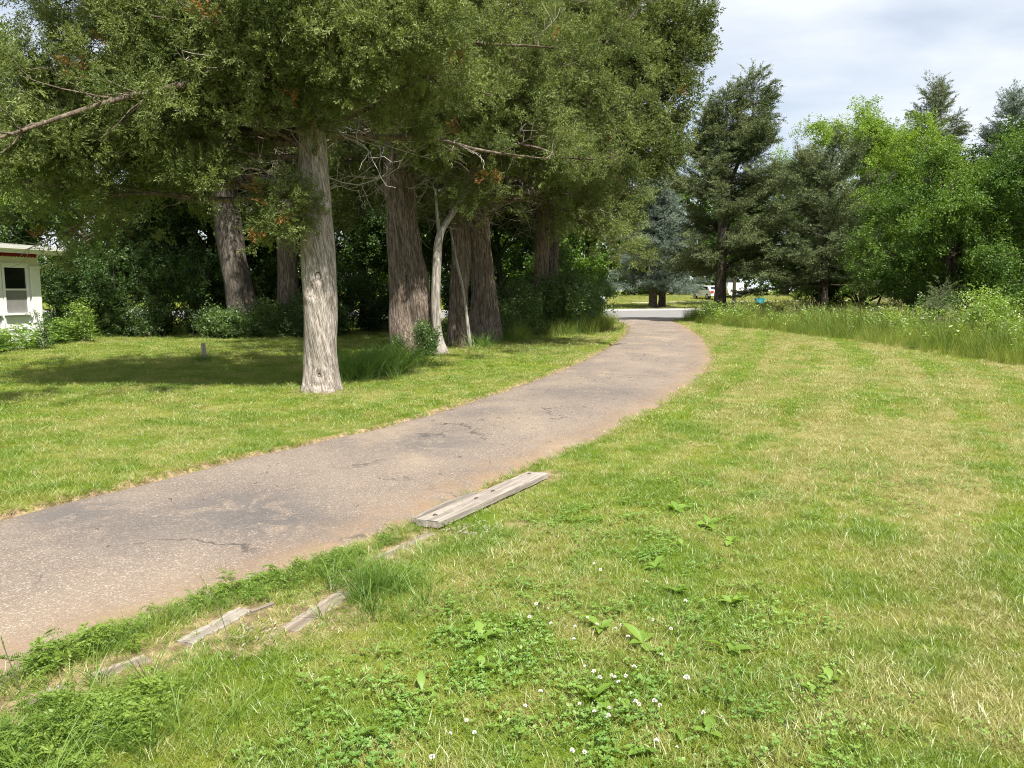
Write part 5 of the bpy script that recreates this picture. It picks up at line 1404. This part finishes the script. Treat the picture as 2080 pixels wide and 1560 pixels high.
# tall single grass stalks
def stalk(label, pts, r, head):
    base_ = pts[0]
    rt = empty('grass_stalk', base_, label, 'grass stalk')
    P = catmull([tuple(np.array(p) - np.array(base_)) for p in pts], 6)
    V, F = tubes([(P, np.linspace(r, r*.5, len(P)))], 5); mobj('stem', V, F, M['stalk'], rt)
    rg = np.random.default_rng(4); n = 40; t_ = rg.uniform(0, 1, n)[:, None]
    e = P[-1]; dv = (P[-1] - P[-3]); dv /= np.linalg.norm(dv)
    V, F, v = rhombi(rg, e - dv * head * t_ + rg.normal(0, .0015, (n, 3)), dv + rg.normal(0, .25, (n, 3)), np.full(n, .014), np.full(n, .003))
    mobj('seed_head', V, F, M['seed'], rt, attr={'v': v})
b0 = gp(490, 1365)
stalk('tall thin seed stalk rising over the bleached timber', [(b0[0], b0[1], 0.0), view_point(462, 1290, b0[1] + .02), view_point(440, 1225, b0[1] + .04), view_point(407, 1170, b0[1] + .05)], .0022, .08)
b0 = gp(48, 1420)
stalk('dark grass stalk at the left edge of the picture', [(b0[0], b0[1], 0.0), view_point(30, 1370, b0[1] - .02), view_point(14, 1330, b0[1] - .03), view_point(2, 1295, b0[1] - .04)], .0028, .05)

# ------------------------------------------------------------------ across the street
# small boat on the far lawn, stern towards the street
by = 86.0
bx = (1491 - 1040) / 1562 * by
boat = empty('boat', (bx, by, gz(bx, by)), 'white boat hull parked on the far lawn behind the pale-trunked tree', 'boat')
st_ = []
prof = [(-.95, 1.75), (-1.0, 1.2), (-.92, .75), (-.72, .42), (-.35, .30), (0, .26), (.35, .30), (.72, .42), (.92, .75), (1.0, 1.2), (.95, 1.75)]
V = []
for k in range(9):
    t_ = k / 8; s = 1 - .93 * t_ ** 3; up = .55 * t_ ** 2.2
    V += [(x * s * .92, t_ * 5.2, z * (1 - .25 * t_ ** 3) + up * .6) for x, z in prof]
F = [(11*k+i, 11*k+i+1, 11*k+12+i, 11*k+11+i) for k in range(8) for i in range(10)] + [tuple(range(10, -1, -1))]
mobj('hull', V, F, M['boat'], boat, smooth=False)
mobj('deck', [v for k in range(9) for v in (V[11*k], V[11*k+10])], [(2*k, 2*k+1, 2*k+3, 2*k+2) for k in range(8)], M['boat'], boat)
box('windscreen', -.7, .7, 2.2, 2.28, 1.75, 2.2, M['glass'], boat)
tl = MB(); tl.box(-.06, .06, -.2, 6.5, .2, .28); tl.box(-.8, .8, 1.4, 1.5, .2, .28)
tl.obj('trailer_frame', M['nail'], boat)
def wheel(parent, x, y, r, w_):
    a = np.linspace(0, 2*PI, 18, endpoint=False); V = []
    for dx, rr in ((-w_/2, r*.86), (-w_/2*.8, r), (w_/2*.8, r), (w_/2, r*.86), (w_/2*.8, r*.55), (-w_/2*.8, r*.55)):
        V += [(dx, rr*math.cos(k), rr*math.sin(k)) for k in a]
    F = [(18*j+k, 18*j+(k+1) % 18, 18*((j+1) % 6)+(k+1) % 18, 18*((j+1) % 6)+k) for j in range(6) for k in range(18)]
    o = mobj('wheel', V, F, M['rubber'], parent, True); o.location = (x, y, r)
    V = [(s*w_*.25, r*.56*math.cos(k), r*.56*math.sin(k)) for s in (-1, 1) for k in a]
    mobj('rim', V, [tuple(range(17, -1, -1)), tuple(range(18, 36))] + [(k, (k+1) % 18, 18+(k+1) % 18, 18+k) for k in range(18)], M['concrete'], o)
for s in (-1, 1): wheel(boat, s*.9, 1.45, .3, .18)
# parked car, mostly hidden by the conifer trunk
cx_, cy_ = (1436 - 1040) / 1562 * 84, 84.0
car = empty('parked_car', (cx_, cy_, gz(cx_, cy_)), 'white parked car mostly hidden behind the conifer trunk across the street', 'car', None, rz=.25)
body = [(-2.2,.35),(-2.25,.7),(-2.15,.95),(-1.9,1.02),(-1.55,1.42),(-.2,1.48),(.55,1.05),(1.9,.88),(2.2,.7),(2.2,.35)]
V = [(s*(.86 if z > 1.2 else .9), y, z) for s in (-1, 1) for y, z in body]; n = len(body)
F = [tuple(range(n)), tuple(range(2*n-1, n-1, -1))] + [(i, n+i, n+(i+1) % n, (i+1) % n) for i in range(n)]
bo = mobj('body', V, F, M['carpaint'], car); bv = bo.modifiers.new('bevel', 'BEVEL'); bv.width = .06; bv.segments = 2
mobj('rear_window', [(-.7,-1.90,1.06),(.7,-1.90,1.06),(.62,-1.60,1.39),(-.62,-1.60,1.39)], [(0,1,2,3)], M['glass'], car)
for s in (-1, 1):
    mobj('side_window', [(s*.907,-1.5,1.05),(s*.907,.4,1.05),(s*.872,-.2,1.42),(s*.872,-1.35,1.38)], [(0,1,2,3)], M['glass'], car)
    box('tail_lamp', min(s*.6, s*.88), max(s*.6, s*.88), -2.30, -2.2, .72, .92, M['redlamp'], car)
    for yy in (-1.35, 1.35): wheel(car, s*.82, yy, .32, .2)
# turquoise tub by the street
ty = 76.0; tx = (1540 - 1040) / 1562 * ty
tub = empty('plastic_tub', (tx, ty, gz(tx, ty)), 'turquoise plastic tub on the far lawn beyond the street', 'tub')
tub.scale = (1.15, 1.15, 1.15)
V = []
for z, a_, b__ in ((0, .30, .24), (.42, .38, .30), (.42, .41, .33), (.45, .41, .33), (.45, .36, .28), (.06, .28, .22)):
    V += [(a_*c, b__*s, z + .0) for c, s in ((-1,-1),(1,-1),(1,1),(-1,1))]
F = [(4*i+k, 4*i+(k+1) % 4, 4*i+4+(k+1) % 4, 4*i+4+k) for i in range(5) for k in range(4)] + [(3,2,1,0), (20,21,22,23)]
o = mobj('tub_body', V, F, M['tub'], tub); o.location = (0, 0, .02)
for s in (-1, 1): box('handle', min(s*.40, s*.45), max(s*.40, s*.45), -.1, .1, .36, .40, M['tub'], tub, .008)
# pale boulder where the far lawn meets the bushes
sx_, sy_ = (1222 - 1040) / 1562 * 76, 76.0
rg = np.random.default_rng(6); V = []; F = []
for i in range(7):
    for k in range(12):
        ph = PI * (i + .4) / 7.6; a = k * 2 * PI / 12; q = 1 + rg.normal(0, .10)
        V.append((.42*q*math.sin(ph)*math.cos(a), .35*q*math.sin(ph)*math.sin(a), .30 + .42*q*math.cos(ph)))
F = [(12*i+k, 12*i+(k+1) % 12, 12*i+12+(k+1) % 12, 12*i+12+k) for i in range(6) for k in range(12)] + [tuple(range(12)), tuple(range(83, 71, -1))]
o = mobj('boulder', V, F, M['stone']); o.location = (sx_, sy_, gz(sx_, sy_)); tag(o, 'pale grey boulder at the left end of the far lawn', 'boulder')
# mulch round the far trunks
for (mx_, my_, r, lab) in [(12.6, 66.9, 1.9, 'brown mulch ring under the blue spruces'), (20.7, 72.0, 1.3, 'brown mulch ring round the pale-trunked tree')]:
    V = [(0, 0, .10)]; nk = 22
    for j, q in enumerate((.4, .75, 1.0)):
        for k in range(nk):
            a = k * 2 * PI / nk; rr = r * q * (1 + .08*math.sin(3*a + j)); V.append((rr*math.cos(a), rr*.8*math.sin(a), (.10, .07, -.02)[j] + rnd.uniform(-.01, .02)))
    F = [(0, 1+k, 1+(k+1) % nk) for k in range(nk)] + [(1+nk*j+k, 1+nk*j+nk+k, 1+nk*j+nk+(k+1) % nk, 1+nk*j+(k+1) % nk) for j in range(2) for k in range(nk)]
    o = mobj('mulch_bed', V, F, M['mulch']); o.location = (mx_, my_, gz(mx_, my_) + .03); tag(o, lab, 'mulch', kind='structure')
print('grass tufts', NG, 'foliage pieces', NF)
